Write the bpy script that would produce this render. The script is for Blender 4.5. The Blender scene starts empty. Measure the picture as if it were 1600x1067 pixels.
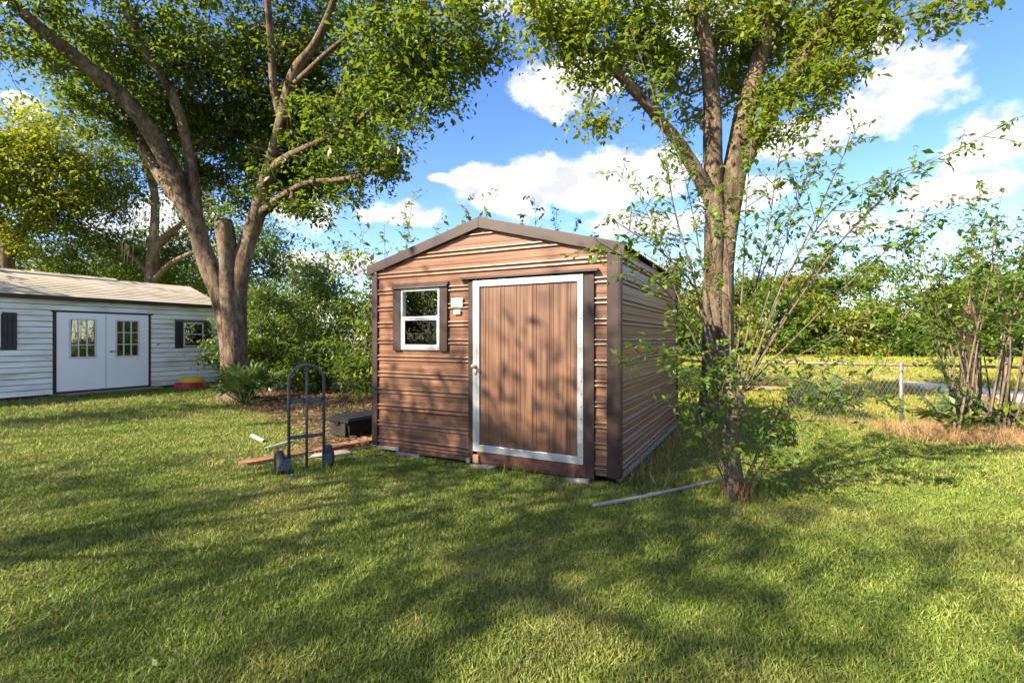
import bpy, math, random
import numpy as np
from mathutils import Vector

# ------------------------------------------------------------------ camera
H, F, CY = 1.5, 762.0, 528.0            # eye height, focal length and horizon in photo pixels
sc = bpy.context.scene
C = sc.collection
cam_d = bpy.data.cameras.new('camera')
cam = bpy.data.objects.new('camera', cam_d)
C.objects.link(cam)
cam.location = (0, 0, H)
cam.rotation_euler = (math.pi / 2, 0, 0)
cam_d.sensor_width = 36.0
cam_d.lens = F / 1600 * 36
cam_d.shift_y = (CY - 533.5) / 1600
cam_d.clip_end = 2000
sc.camera = cam

# ------------------------------------------------------------------ light
SUN_EL = math.radians(35)
SUN_AZ = math.atan2(-0.83, -0.56)       # compass-style angle from +Y towards +X
SUNV = Vector((math.sin(SUN_AZ) * math.cos(SUN_EL), math.cos(SUN_AZ) * math.cos(SUN_EL), math.sin(SUN_EL)))
sun_d = bpy.data.lights.new('sun', 'SUN')
sun_d.energy = 4.4
sun_d.angle = math.radians(0.5)
sun_d.color = (1.0, 0.87, 0.67)
sun = bpy.data.objects.new('sun', sun_d)
C.objects.link(sun)
sun.location = SUNV * 60
sun.rotation_euler = SUNV.to_track_quat('Z', 'Y').to_euler()
sc.view_settings.view_transform = 'Standard'
sc.view_settings.look = 'None'
sc.view_settings.gamma = 1
sc.view_settings.use_curve_mapping = False
sc.view_settings.exposure = 2.2
sc.cycles.max_bounces = 8
sc.cycles.transparent_max_bounces = 8
sc.cycles.use_adaptive_sampling = True


def px_dir(px, py):
    x, z = (px - 800) / F, (CY - py) / F
    return math.atan2(x, 1), math.atan2(z, math.hypot(x, 1))


def make_world():
    w = bpy.data.worlds.new('World')
    sc.world = w
    w.use_nodes = True
    nt = w.node_tree
    nt.nodes.clear()
    N, L = nt.nodes.new, nt.links.new

    def math_(op, a, b=None, c=None, clamp=False):
        n = N('ShaderNodeMath'); n.operation = op; n.use_clamp = clamp
        for i, v in enumerate((a, b, c)):
            if v is None: continue
            if isinstance(v, (int, float)): n.inputs[i].default_value = v
            else: L(v, n.inputs[i])
        return n.outputs[0]

    sky = N('ShaderNodeTexSky')
    sky.sky_type = 'NISHITA'
    sky.sun_disc = False
    sky.sun_elevation = SUN_EL
    sky.sun_rotation = SUN_AZ
    sky.air_density = 1.0; sky.dust_density = 0.3; sky.ozone_density = 2.5
    hsv = N('ShaderNodeHueSaturation')
    hsv.inputs['Saturation'].default_value = 1.24
    hsv.inputs['Value'].default_value = 0.51
    hsv.inputs['Hue'].default_value = 0.518
    L(sky.outputs[0], hsv.inputs['Color'])
    tc = N('ShaderNodeTexCoord')
    sep = N('ShaderNodeSeparateXYZ'); L(tc.outputs['Generated'], sep.inputs[0])
    az = math_('ARCTAN2', sep.outputs[0], sep.outputs[1])
    el = math_('ARCSINE', sep.outputs[2])
    pos = N('ShaderNodeCombineXYZ'); L(az, pos.inputs[0]); L(el, pos.inputs[1])

    def noise(scale, detail, off=(0, 0, 0), rough=0.55):
        mp = N('ShaderNodeMapping'); L(tc.outputs['Generated'], mp.inputs[0])
        mp.inputs['Location'].default_value = off
        mp.inputs['Scale'].default_value = (1, 1, 1.35)
        n = N('ShaderNodeTexNoise'); L(mp.outputs[0], n.inputs['Vector'])
        n.inputs['Scale'].default_value = scale; n.inputs['Detail'].default_value = detail
        n.inputs['Roughness'].default_value = rough
        return n.outputs['Fac']
    # cumulus heaps: centre and half-size in photo pixels
    heaps = [(755, 288, 62, 36), (815, 295, 85, 45), (905, 292, 85, 40), (955, 272, 62, 40), (690, 278, 22, 8),
             (880, 135, 85, 42), (930, 120, 60, 40), (1430, 135, 125, 68), (1350, 170, 70, 40), (1545, 215, 120, 58),
             (1040, 262, 70, 45), (1000, 352, 125, 20), (1250, 222, 90, 30), (1170, 305, 90, 28), (1490, 300, 160, 26),
             (620, 336, 90, 24), (540, 415, 110, 26), (1330, 350, 120, 30), (40, 162, 34, 16), (1370, 72, 48, 24),
             (1500, 78, 16, 8), (450, 330, 110, 40), (1080, 20, 130, 60), (820, -10, 110, 50), (250, 330, 160, 60)]
    best = None
    for (cx, cy, rx, ry) in heaps:
        a, e = px_dir(cx, cy)
        s = N('ShaderNodeVectorMath'); s.operation = 'SUBTRACT'; L(pos.outputs[0], s.inputs[0])
        s.inputs[1].default_value = (a, e, 0)
        m = N('ShaderNodeVectorMath'); m.operation = 'MULTIPLY'; L(s.outputs[0], m.inputs[0])
        m.inputs[1].default_value = (F / rx / math.cos(a) ** 2, F / ry / math.cos(a), 0)
        ln = N('ShaderNodeVectorMath'); ln.operation = 'LENGTH'; L(m.outputs[0], ln.inputs[0])
        v = math_('SUBTRACT', 1.0, ln.outputs['Value'])
        best = v if best is None else math_('MAXIMUM', best, v)
    # unseen rest of the sky: cumulus added, cover widened for more fill light
    gen = math_('MULTIPLY', math_('SUBTRACT', noise(2.6, 2, (3.1, 0.4, 1.2)), 0.49), 5.0)
    out_a = math_('SUBTRACT', math_('ABSOLUTE', az), 0.84)
    out_e = math_('SUBTRACT', el, 0.66)
    outm = math_('MULTIPLY', math_('MAXIMUM', out_a, out_e), 8.0)
    gen = math_('MINIMUM', gen, outm)
    best = math_('MAXIMUM', best, gen)
    n1 = noise(9.0, 7, (0.3, 0.9, 0.2), 0.58)
    n2 = noise(9.0, 7, (0.3 - 0.02, 0.9, 0.2 + 0.035), 0.58)
    dens = math_('ADD', best, math_('MULTIPLY', math_('SUBTRACT', n1, 0.5), 2.4))
    mr = N('ShaderNodeMapRange'); mr.interpolation_type = 'SMOOTHSTEP'
    L(dens, mr.inputs[0]); mr.inputs[1].default_value = 0.04; mr.inputs[2].default_value = 0.5
    # relief: thicker towards the light = bright
    lit = math_('ADD', math_('MULTIPLY', math_('SUBTRACT', n1, n2), 4.0), 0.6)
    lit = math_('ADD', lit, math_('MULTIPLY', dens, -0.12), clamp=True)
    cr = N('ShaderNodeValToRGB'); L(lit, cr.inputs[0])
    cr.color_ramp.elements[0].position = 0.1; cr.color_ramp.elements[0].color = (1.3, 1.33, 1.42, 1)
    cr.color_ramp.elements[1].position = 0.95; cr.color_ramp.elements[1].color = (2.3, 2.3, 2.32, 1)
    mix = N('ShaderNodeMix'); mix.data_type = 'RGBA'
    L(mr.outputs[0], mix.inputs['Factor']); L(hsv.outputs[0], mix.inputs['A']); L(cr.outputs[0], mix.inputs['B'])
    bg = N('ShaderNodeBackground'); L(mix.outputs['Result'], bg.inputs[0])
    bg.inputs[1].default_value = 0.15
    o = N('ShaderNodeOutputWorld'); L(bg.outputs[0], o.inputs[0])


make_world()
rng = np.random.default_rng(7)
random.seed(7)


# ------------------------------------------------------------------ pixel -> place
def gnd(px, py, z=0.0):
    Y = (H - z) * F / (py - CY)
    return Vector(((px - 800) / F * Y, Y, z))


def at(px, py, depth):
    return np.array([(px - 800) / F * depth, depth, H + (CY - py) / F * depth])


# ------------------------------------------------------------------ materials
MATS = {}


class NT:
    def __init__(s, name):
        s.m = bpy.data.materials.new(name); s.m.use_nodes = True
        s.t = s.m.node_tree
        s.p = s.t.nodes['Principled BSDF']; s.out = s.t.nodes['Material Output']
        MATS[name] = s.m

    def n(s, typ, **kw):
        x = s.t.nodes.new(typ)
        for k, v in kw.items(): setattr(x, k, v)
        return x

    def l(s, a, b): s.t.links.new(a, b)

    def coord(s, scale=(1, 1, 1), kind='Object', mix_xy=False):
        tc = s.n('ShaderNodeTexCoord')
        src = tc.outputs[kind] if kind != 'World' else s.n('ShaderNodeNewGeometry').outputs['Position']
        if mix_xy:                       # x and y run together so the grain follows either wall
            sp = s.n('ShaderNodeSeparateXYZ'); s.l(src, sp.inputs[0])
            ad = s.n('ShaderNodeMath', operation='ADD'); s.l(sp.outputs[0], ad.inputs[0]); s.l(sp.outputs[1], ad.inputs[1])
            cb = s.n('ShaderNodeCombineXYZ'); s.l(ad.outputs[0], cb.inputs[0]); s.l(sp.outputs[2], cb.inputs[2])
            src = cb.outputs[0]
        mp = s.n('ShaderNodeMapping'); s.l(src, mp.inputs[0]); mp.inputs['Scale'].default_value = scale
        return mp.outputs[0]

    def noise(s, vec, scale=1.0, detail=4, rough=0.55, dist=0.0):
        x = s.n('ShaderNodeTexNoise'); s.l(vec, x.inputs['Vector'])
        x.inputs['Scale'].default_value = scale; x.inputs['Detail'].default_value = detail
        x.inputs['Roughness'].default_value = rough; x.inputs['Distortion'].default_value = dist
        return x.outputs['Fac']

    def ramp(s, fac, stops):
        r = s.n('ShaderNodeValToRGB'); s.l(fac, r.inputs[0])
        e = r.color_ramp.elements
        while len(e) < len(stops): e.new(0.5)
        for el, (p, c) in zip(e, stops):
            el.position = p; el.color = (*c, 1) if len(c) == 3 else c
        return r.outputs[0]

    def mix(s, fac, a, b, mode='MIX'):
        x = s.n('ShaderNodeMix', data_type='RGBA', blend_type=mode)
        for k, v in (('Factor', fac), ('A', a), ('B', b)):
            if isinstance(v, (int, float)): x.inputs[k].default_value = v
            elif isinstance(v, tuple): x.inputs[k].default_value = (*v, 1)
            else: s.l(v, x.inputs[k])
        return x.outputs['Result']

    def bump(s, h, strength=0.3, dist=0.01):
        b = s.n('ShaderNodeBump'); s.l(h, b.inputs['Height'])
        b.inputs['Strength'].default_value = strength; b.inputs['Distance'].default_value = dist
        s.l(b.outputs[0], s.p.inputs['Normal'])

    def set(s, rough=0.6, metal=0.0, spec=0.5, color=None):
        s.p.inputs['Roughness'].default_value = rough
        s.p.inputs['Metallic'].default_value = metal
        s.p.inputs['Specular IOR Level'].default_value = spec
        if color is not None:
            if isinstance(color, tuple): s.p.inputs['Base Color'].default_value = (*color, 1)
            else: s.l(color, s.p.inputs['Base Color'])
        return s.m


def plain(name, c1, c2, scale=(3, 3, 3), rough=0.6, metal=0.0, spec=0.4, detail=5, lo=0.35, hi=0.7, bump=0.0, bdist=0.004, nscale=1.0):
    t = NT(name)
    v = t.coord(scale)
    f = t.noise(v, nscale, detail, 0.6)
    m = t.set(rough, metal, spec, t.ramp(f, [(lo, c1), (hi, c2)]))
    if bump: t.bump(f, bump, bdist)
    return m


def leaf_mat(name, dark, mid, light, trans=(0.25, 0.34, 0.03), tf=0.4, rough=0.42):
    t = NT(name)
    a = t.n('ShaderNodeAttribute', attribute_name='tint')
    col = t.ramp(a.outputs['Fac'], [(0.0, dark), (0.55, mid), (1.0, light)])
    t.set(rough, 0, 0.35, col)
    tr = t.n('ShaderNodeBsdfTranslucent')
    t.l(t.mix(0.5, col, trans), tr.inputs[0])
    mx = t.n('ShaderNodeMixShader'); mx.inputs[0].default_value = tf
    t.l(t.p.outputs[0], mx.inputs[1]); t.l(tr.outputs[0], mx.inputs[2]); t.l(mx.outputs[0], t.out.inputs[0])
    return t.m


def make_materials():
    # printed wood grain on ribbed sheet metal, grain running along the wall
    t = NT('woodgrain_sheet')
    v = t.coord((0.55, 1, 26), mix_xy=True)
    g1 = t.noise(v, 1.0, 6, 0.65, 0.35)
    v2 = t.coord((1.6, 1, 120), mix_xy=True)
    g2 = t.noise(v2, 1.0, 3, 0.6)
    c = t.ramp(g1, [(0.3, (0.045, 0.019, 0.011)), (0.43, (0.14, 0.066, 0.037)), (0.6, (0.22, 0.112, 0.066)), (0.8, (0.285, 0.155, 0.097))])
    c = t.mix(0.5, c, t.ramp(g2, [(0.35, (0.55, 0.5, 0.48)), (0.6, (1, 1, 1))]), 'MULTIPLY')
    fade = t.noise(t.coord((0.7, 0.7, 0.7)), 1.3, 3)
    c = t.mix(t.ramp(fade, [(0.45, (0, 0, 0)), (0.8, (0.35, 0.35, 0.35))]), c, (0.28, 0.175, 0.115))
    t.set(0.33, 0.0, 0.42, c); t.bump(g2, 0.06, 0.002)
    # the same print upright on the door
    t = NT('woodgrain_door')
    v = t.coord((20, 1, 0.5)); g1 = t.noise(v, 1.0, 6, 0.65, 0.4)
    v2 = t.coord((95, 1, 1.3)); g2 = t.noise(v2, 1.0, 3, 0.6)
    c = t.ramp(g1, [(0.27, (0.036, 0.018, 0.011)), (0.43, (0.11, 0.054, 0.031)), (0.6, (0.17, 0.088, 0.052)), (0.8, (0.23, 0.128, 0.08))])
    c = t.mix(0.55, c, t.ramp(g2, [(0.35, (0.45, 0.4, 0.38)), (0.6, (1, 1, 1))]), 'MULTIPLY')
    t.set(0.38, 0.0, 0.5, c); t.bump(g2, 0.08, 0.002)
    plain('brown_trim', (0.024, 0.0125, 0.0105), (0.04, 0.022, 0.019), (2, 2, 6), 0.5, 0, 0.35, bump=0.05)
    plain('maroon_timber', (0.045, 0.021, 0.013), (0.12, 0.045, 0.032), (6, 6, 20), 0.75, bump=0.3)
    plain('aluminium', (0.46, 0.47, 0.48), (0.53, 0.54, 0.55), (4, 4, 1.5), 0.36, 0.55, 0.5, bump=0.04)
    plain('white_vinyl', (0.5, 0.5, 0.49), (0.62, 0.62, 0.61), (5, 5, 5), 0.45)
    plain('roof_metal', (0.16, 0.07, 0.045), (0.23, 0.11, 0.07), (2, 2, 2), 0.45)
    plain('concrete_block', (0.12, 0.11, 0.1), (0.25, 0.23, 0.21), (14, 14, 14), 0.95, bump=0.6)
    plain('raw_wood', (0.27, 0.13, 0.06), (0.45, 0.25, 0.13), (3, 30, 30), 0.85, bump=0.3)
    plain('dark_inside', (0.02, 0.016, 0.013), (0.04, 0.03, 0.025), rough=0.9)
    plain('inside_board', (0.12, 0.1, 0.085), (0.2, 0.17, 0.14), rough=0.8)
    plain('brass', (0.5, 0.4, 0.22), (0.62, 0.5, 0.3), rough=0.35, metal=0.9)
    plain('rust', (0.1, 0.03, 0.012), (0.2, 0.07, 0.03), (20, 20, 20), 0.9)
    # notices: pale paper with faint lines of print
    for nm, base, ink in (('paper_notice', (0.36, 0.42, 0.36), (0.1, 0.28, 0.23)), ('paper_slip', (0.42, 0.42, 0.41), (0.22, 0.24, 0.26))):
        t = NT(nm); w = t.noise(t.coord((26, 1, 75)), 1.0, 2)
        t.set(0.7, 0, 0.3, t.ramp(w, [(0.5, base), (0.58, ink)]))
    # glass: clear pane with a mirror skin
    for nm, tint, ref in (('clear_glass', (0.8, 0.83, 0.82), 0.10), ('dusty_glass', (0.5, 0.52, 0.54), -0.03)):
        t = NT(nm); t.t.nodes.remove(t.p)
        tr = t.n('ShaderNodeBsdfTransparent'); tr.inputs[0].default_value = (*tint, 1)
        gl = t.n('ShaderNodeBsdfGlossy'); gl.inputs['Roughness'].default_value = 0.01
        gl.inputs[0].default_value = (0.95, 0.95, 0.95, 1)
        fr = t.n('ShaderNodeFresnel'); fr.inputs[0].default_value = 1.5
        ad = t.n('ShaderNodeMath', operation='ADD'); t.l(fr.outputs[0], ad.inputs[0]); ad.inputs[1].default_value = ref
        mx = t.n('ShaderNodeMixShader'); t.l(ad.outputs[0], mx.inputs[0])
        t.l(tr.outputs[0], mx.inputs[1]); t.l(gl.outputs[0], mx.inputs[2]); t.l(mx.outputs[0], t.out.inputs[0])
    # white outbuilding
    t = NT('white_lap_siding')
    grime = t.noise(t.coord((0.35, 0.35, 1.6)), 2.2, 6, 0.65)
    c = t.ramp(grime, [(0.4, (0.83, 0.84, 0.84)), (0.56, (0.66, 0.66, 0.61)), (0.7, (0.38, 0.37, 0.29))])
    fine = t.noise(t.coord((2, 2, 40)), 1.0, 3)
    c = t.mix(0.2, c, t.ramp(fine, [(0.3, (0.6, 0.6, 0.6)), (0.6, (1, 1, 1))]), 'MULTIPLY')
    t.set(0.7, 0, 0.3, c)
    plain('grimy_core', (0.1, 0.1, 0.09), (0.2, 0.2, 0.18), (1, 1, 1), 0.8)
    plain('white_door', (0.76, 0.78, 0.8), (0.83, 0.84, 0.85), (1, 1, 1), 0.45)
    plain('shutter_black', (0.018, 0.018, 0.022), (0.035, 0.034, 0.038), (3, 3, 20), 0.5)
    plain('dark_fascia', (0.022, 0.013, 0.012), (0.05, 0.032, 0.028), (2, 2, 2), 0.6)
    t = NT('asphalt_shingle')
    br = t.n('ShaderNodeTexBrick'); t.l(t.coord((1, 1, 1)), br.inputs['Vector'])
    br.inputs['Scale'].default_value = 3.2; br.inputs['Mortar Size'].default_value = 0.012
    br.inputs['Color1'].default_value = (0.38, 0.33, 0.26, 1); br.inputs['Color2'].default_value = (0.3, 0.26, 0.205, 1)
    br.inputs['Mortar'].default_value = (0.12, 0.1, 0.075, 1)
    gr = t.noise(t.coord((0.5, 2, 2)), 2.0, 6, 0.65)
    c = t.mix(0.65, br.outputs[0], t.ramp(gr, [(0.3, (0.22, 0.19, 0.14)), (0.7, (0.48, 0.43, 0.35))]))
    t.set(0.95, 0, 0.2, c)
    plain('old_decking', (0.12, 0.1, 0.075), (0.24, 0.2, 0.15), (2, 25, 25), 0.9, bump=0.3)
    # garden things
    plain('truck_paint', (0.045, 0.05, 0.062), (0.085, 0.09, 0.105), (9, 9, 9), 0.48, 0.25, 0.5)
    plain('bracket_paint', (0.035, 0.055, 0.09), (0.06, 0.085, 0.13), (9, 9, 9), 0.45, 0.3, 0.5)
    plain('tyre_rubber', (0.012, 0.012, 0.014), (0.03, 0.03, 0.033), (14, 14, 14), 0.8)
    plain('black_plastic', (0.006, 0.006, 0.0065), (0.012, 0.0115, 0.0115), (6, 6, 6), 0.65, 0, 0.22)
    plain('woven_plastic', (0.01, 0.008, 0.0065), (0.026, 0.018, 0.013), (60, 60, 40), 0.6, bump=0.5)
    plain('pale_pvc', (0.26, 0.3, 0.2), (0.4, 0.44, 0.32), (6, 6, 6), 0.5)
    plain('grey_pvc', (0.15, 0.142, 0.138), (0.24, 0.23, 0.222), (5, 5, 5), 0.55)
    plain('brown_plank', (0.15, 0.07, 0.035), (0.29, 0.145, 0.075), (18, 2, 18), 0.85, bump=0.4)
    plain('grey_plank', (0.24, 0.19, 0.155), (0.36, 0.29, 0.24), (14, 2, 14), 0.85, bump=0.4)
    plain('red_plastic', (0.32, 0.012, 0.02), (0.45, 0.022, 0.03), rough=0.45)
    plain('yellow_plastic', (0.5, 0.36, 0.015), (0.62, 0.46, 0.03), rough=0.45)
    plain('white_glaze', (0.5, 0.5, 0.47), (0.7, 0.7, 0.66), rough=0.4)
    plain('blue_plastic', (0.1, 0.24, 0.32), (0.16, 0.34, 0.42), rough=0.5)
    plain('galvanised', (0.14, 0.135, 0.13), (0.27, 0.26, 0.25), (10, 10, 4), 0.55, 0.5, 0.5)
    # bark
    for nm, a, b, c_ in (('oak_bark', (0.03, 0.02, 0.013), (0.125, 0.087, 0.056), (0.235, 0.178, 0.125)),
                         ('far_bark', (0.06, 0.04, 0.025), (0.16, 0.115, 0.075), (0.24, 0.19, 0.14)),
                         ('stem_bark', (0.07, 0.05, 0.033), (0.15, 0.115, 0.08), (0.24, 0.2, 0.15)),
                         ('dead_wood', (0.2, 0.085, 0.04), (0.36, 0.18, 0.09), (0.45, 0.27, 0.16))):  # dead wood pushed towards orange, sunlight put into its colour
        t = NT(nm)
        fur = t.noise(t.coord((17, 17, 5.5)), 1.0, 9, 0.72, 0.9)
        pat = t.noise(t.coord((3.6, 3.6, 2.2)), 1.3, 7, 0.7)
        c = t.ramp(fur, [(0.32, a), (0.5, b), (0.72, c_)])
        c = t.mix(t.ramp(pat, [(0.5, (0, 0, 0)), (0.62, (0.75, 0.75, 0.75))]), c, (0.225, 0.185, 0.14))
        dk = t.noise(t.coord((4.2, 4.2, 1.2)), 1.0, 7, 0.68)
        c = t.mix(t.ramp(dk, [(0.5, (0, 0, 0)), (0.62, (0.85, 0.85, 0.85))]), c, a)
        t.set(0.92, 0, 0.2, c); t.bump(fur, 1.0, 0.05)
    # leaves
    leaf_mat('oak_leaf', (0.018, 0.042, 0.007), (0.05, 0.095, 0.013), (0.135, 0.18, 0.024), (0.26, 0.36, 0.025), 0.5)  # oak leaf darkened, the crown's shade put into its colour
    leaf_mat('sunny_oak_leaf', (0.042, 0.085, 0.01), (0.105, 0.165, 0.016), (0.22, 0.26, 0.03), (0.38, 0.44, 0.03), 0.5)  # lighter oak leaf, sunlight put into its colour
    leaf_mat('privet_leaf', (0.035, 0.08, 0.012), (0.085, 0.16, 0.022), (0.18, 0.25, 0.035), (0.3, 0.42, 0.03), 0.42)
    leaf_mat('hedge_leaf', (0.03, 0.07, 0.01), (0.075, 0.14, 0.018), (0.17, 0.23, 0.03), (0.28, 0.38, 0.03), 0.4)
    leaf_mat('far_leaf', (0.065, 0.1, 0.013), (0.15, 0.185, 0.022), (0.27, 0.275, 0.04), (0.4, 0.38, 0.02), 0.38)
    leaf_mat('sunlit_yellow_leaf', (0.065, 0.11, 0.009), (0.15, 0.2, 0.014), (0.28, 0.29, 0.025), (0.44, 0.46, 0.02), 0.48)  # yellow-green leaf lightened, sunlight put into its colour
    leaf_mat('pale_leaf', (0.1, 0.12, 0.02), (0.2, 0.21, 0.04), (0.33, 0.31, 0.07), (0.4, 0.38, 0.06), 0.38)
    leaf_mat('palm_leaf', (0.025, 0.06, 0.015), (0.05, 0.1, 0.02), (0.12, 0.17, 0.04), (0.2, 0.3, 0.04), 0.25, 0.65)
    leaf_mat('straw', (0.2, 0.11, 0.05), (0.36, 0.23, 0.11), (0.5, 0.36, 0.19), (0.5, 0.35, 0.15), 0.2, 0.8)
    leaf_mat('dead_leaf', (0.065, 0.037, 0.02), (0.15, 0.09, 0.048), (0.27, 0.18, 0.1), (0.3, 0.16, 0.06), 0.15, 0.8)
    leaf_mat('moss', (0.12, 0.125, 0.07), (0.2, 0.2, 0.12), (0.28, 0.27, 0.17), (0.3, 0.3, 0.15), 0.35, 0.9)
    # grass blades: own tint, plus worn and dry patches that lie on the ground
    for nm, cols, dry in (('lawn_blade', ((0.052, 0.09, 0.014), (0.16, 0.225, 0.032), (0.33, 0.345, 0.085)), (0.4, 0.33, 0.12)),
                          ('pasture_blade', ((0.13, 0.15, 0.017), (0.23, 0.24, 0.028), (0.35, 0.32, 0.06)), (0.4, 0.31, 0.11))):
        t = NT(nm)
        a = t.n('ShaderNodeAttribute', attribute_name='tint')
        c = t.ramp(a.outputs['Fac'], [(0, cols[0]), (0.55, cols[1]), (1, cols[2])])
        w = t.noise(t.coord((1, 1, 0.02), 'World'), 0.55, 4, 0.62)
        w2 = t.noise(t.coord((1, 1, 0.02), 'World'), 2.6, 4, 0.6)
        c = t.mix(t.ramp(w, [(0.46, (0, 0, 0)), (0.72, (0.6, 0.6, 0.6))]), c, dry)
        c = t.mix(t.ramp(w2, [(0.5, (0, 0, 0)), (0.78, (0.55, 0.55, 0.55))]), c, (0.08, 0.15, 0.018))
        t.set(0.55, 0, 0.3, c)
        tr = t.n('ShaderNodeBsdfTranslucent'); t.l(c, tr.inputs[0])
        mx = t.n('ShaderNodeMixShader'); mx.inputs[0].default_value = 0.3
        t.l(t.p.outputs[0], mx.inputs[1]); t.l(tr.outputs[0], mx.inputs[2]); t.l(mx.outputs[0], t.out.inputs[0])
    t = NT('turf_soil')
    w = t.noise(t.coord((1, 1, 1), 'World'), 0.35, 6, 0.62)
    f = t.noise(t.coord((1, 1, 1), 'World'), 45, 5, 0.7)
    c = t.ramp(w, [(0.3, (0.07, 0.085, 0.016)), (0.5, (0.1, 0.11, 0.024)), (0.7, (0.17, 0.14, 0.055))])
    c = t.mix(0.7, c, t.ramp(f, [(0.3, (0.3, 0.3, 0.3)), (0.65, (1.2, 1.2, 1.1))]), 'MULTIPLY')
    t.set(0.95, 0, 0.15, c); t.bump(f, 0.6, 0.03)
    t = NT('pasture_soil')
    f = t.noise(t.coord((1, 1, 1), 'World'), 14, 6, 0.7)
    w = t.noise(t.coord((1, 1, 1), 'World'), 0.3, 5, 0.6)
    c = t.ramp(w, [(0.35, (0.17, 0.18, 0.015)), (0.6, (0.26, 0.23, 0.03)), (0.75, (0.33, 0.25, 0.07))])
    c = t.mix(0.6, c, t.ramp(f, [(0.3, (0.5, 0.5, 0.5)), (0.65, (1.1, 1.1, 1.0))]), 'MULTIPLY')
    t.set(0.95, 0, 0.1, c); t.bump(f, 0.5, 0.05)
    t = NT('litter_soil')
    f = t.noise(t.coord((1, 1, 1), 'World'), 16, 7, 0.75)
    t.set(0.95, 0, 0.1, t.ramp(f, [(0.35, (0.045, 0.03, 0.017)), (0.6, (0.12, 0.08, 0.045))])); t.bump(f, 0.7, 0.03)
    plain('pale_sand', (0.44, 0.38, 0.28), (0.58, 0.52, 0.41), (4, 4, 4), 0.95)


make_materials()


# ------------------------------------------------------------------ mesh helpers
def link(o, mat, parent=None, smooth=False):
    C.objects.link(o)
    if mat: o.data.materials.append(MATS[mat])
    if parent is not None: o.parent = parent
    if smooth: o.data.polygons.foreach_set('use_smooth', [True] * len(o.data.polygons))
    return o


def np_mesh(name, verts, faces, mat, parent=None, smooth=False, tint=None):
    verts = np.asarray(verts, np.float32).reshape(-1, 3); faces = np.asarray(faces, np.int32)
    k = faces.shape[1]
    me = bpy.data.meshes.new(name)
    me.vertices.add(len(verts)); me.vertices.foreach_set('co', verts.ravel())
    me.loops.add(faces.size); me.loops.foreach_set('vertex_index', faces.ravel())
    me.polygons.add(len(faces))
    me.polygons.foreach_set('loop_start', np.arange(0, faces.size, k, dtype=np.int32))
    me.polygons.foreach_set('loop_total', np.full(len(faces), k, np.int32))
    if tint is not None:
        at_ = me.attributes.new('tint', 'FLOAT', 'POINT'); at_.data.foreach_set('value', np.asarray(tint, np.float32))
    me.update(calc_edges=True)
    return link(bpy.data.objects.new(name, me), mat, parent, smooth)


class MB:
    def __init__(s): s.v, s.f = [], []

    def box(s, x0, x1, y0, y1, z0, z1):
        i = len(s.v)
        s.v += [(x0, y0, z0), (x1, y0, z0), (x1, y1, z0), (x0, y1, z0), (x0, y0, z1), (x1, y0, z1), (x1, y1, z1), (x0, y1, z1)]
        s.f += [tuple(i + k for k in q) for q in ((0, 3, 2, 1), (4, 5, 6, 7), (0, 1, 5, 4), (1, 2, 6, 5), (2, 3, 7, 6), (3, 0, 4, 7))]
        return s

    def prism(s, poly, axis, a, b):
        """polygon in the two other axes, extruded along axis from a to b"""
        i, n = len(s.v), len(poly)
        for t in (a, b):
            for p in poly:
                q = list(p); q.insert('xyz'.index(axis), t); s.v.append(tuple(q))
        s.f.append(tuple(i + k for k in range(n))[::-1]); s.f.append(tuple(i + n + k for k in range(n)))
        for k in range(n): s.f.append((i + k, i + (k + 1) % n, i + n + (k + 1) % n, i + n + k))
        return s

    def tube(s, pts, r, n=10, cap=True):
        pts = [Vector(p) for p in pts]
        rs = r if isinstance(r, (list, tuple)) else [r] * len(pts)
        ref = None; base = len(s.v)
        for k, p in enumerate(pts):
            d = (pts[min(k + 1, len(pts) - 1)] - pts[max(k - 1, 0)]).normalized()
            if ref is None: ref = d.orthogonal().normalized()
            ref = (ref - d * ref.dot(d)).normalized(); b = d.cross(ref)
            for j in range(n):
                a = 2 * math.pi * j / n
                s.v.append(tuple(p + (ref * math.cos(a) + b * math.sin(a)) * rs[k]))
        for k in range(len(pts) - 1):
            for j in range(n):
                a, b_ = base + k * n + j, base + k * n + (j + 1) % n
                s.f.append((a, b_, b_ + n, a + n))
        if cap:
            s.f.append(tuple(base + j for j in range(n))[::-1])
            e = base + (len(pts) - 1) * n
            s.f.append(tuple(e + j for j in range(n)))
        return s

    def lathe(s, prof, c=(0, 0, 0), n=24, axis='z'):
        base = len(s.v)
        for (r, h) in prof:
            for j in range(n):
                a = 2 * math.pi * j / n
                x, y = r * math.cos(a), r * math.sin(a)
                p = (x, y, h) if axis == 'z' else (h, x, y)
                s.v.append((c[0] + p[0], c[1] + p[1], c[2] + p[2]))
        m = len(prof)
        for k in range(m - 1):
            for j in range(n):
                a, b = base + k * n + j, base + k * n + (j + 1) % n
                s.f.append((a, b, b + n, a + n))
        return s

    def build(s, name, mat, parent=None, bevel=0.0, smooth=False):
        me = bpy.data.meshes.new(name)
        me.from_pydata(s.v, [], s.f); me.update()
        o = link(bpy.data.objects.new(name, me), mat, parent, smooth)
        if bevel:
            m = o.modifiers.new('bevel', 'BEVEL'); m.width = bevel; m.segments = 2; m.limit_method = 'ANGLE'
        return o


def tag(o, label=None, cat=None, group=None, kind=None):
    for k, v in (('label', label), ('category', cat), ('group', group), ('kind', kind)):
        if v: o[k] = v
    return o


def empty(name, loc, rz=0.0):
    o = bpy.data.objects.new(name, None); C.objects.link(o)
    o.location = loc; o.rotation_euler = (0, 0, rz); o.empty_display_size = 0.2
    return o


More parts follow.
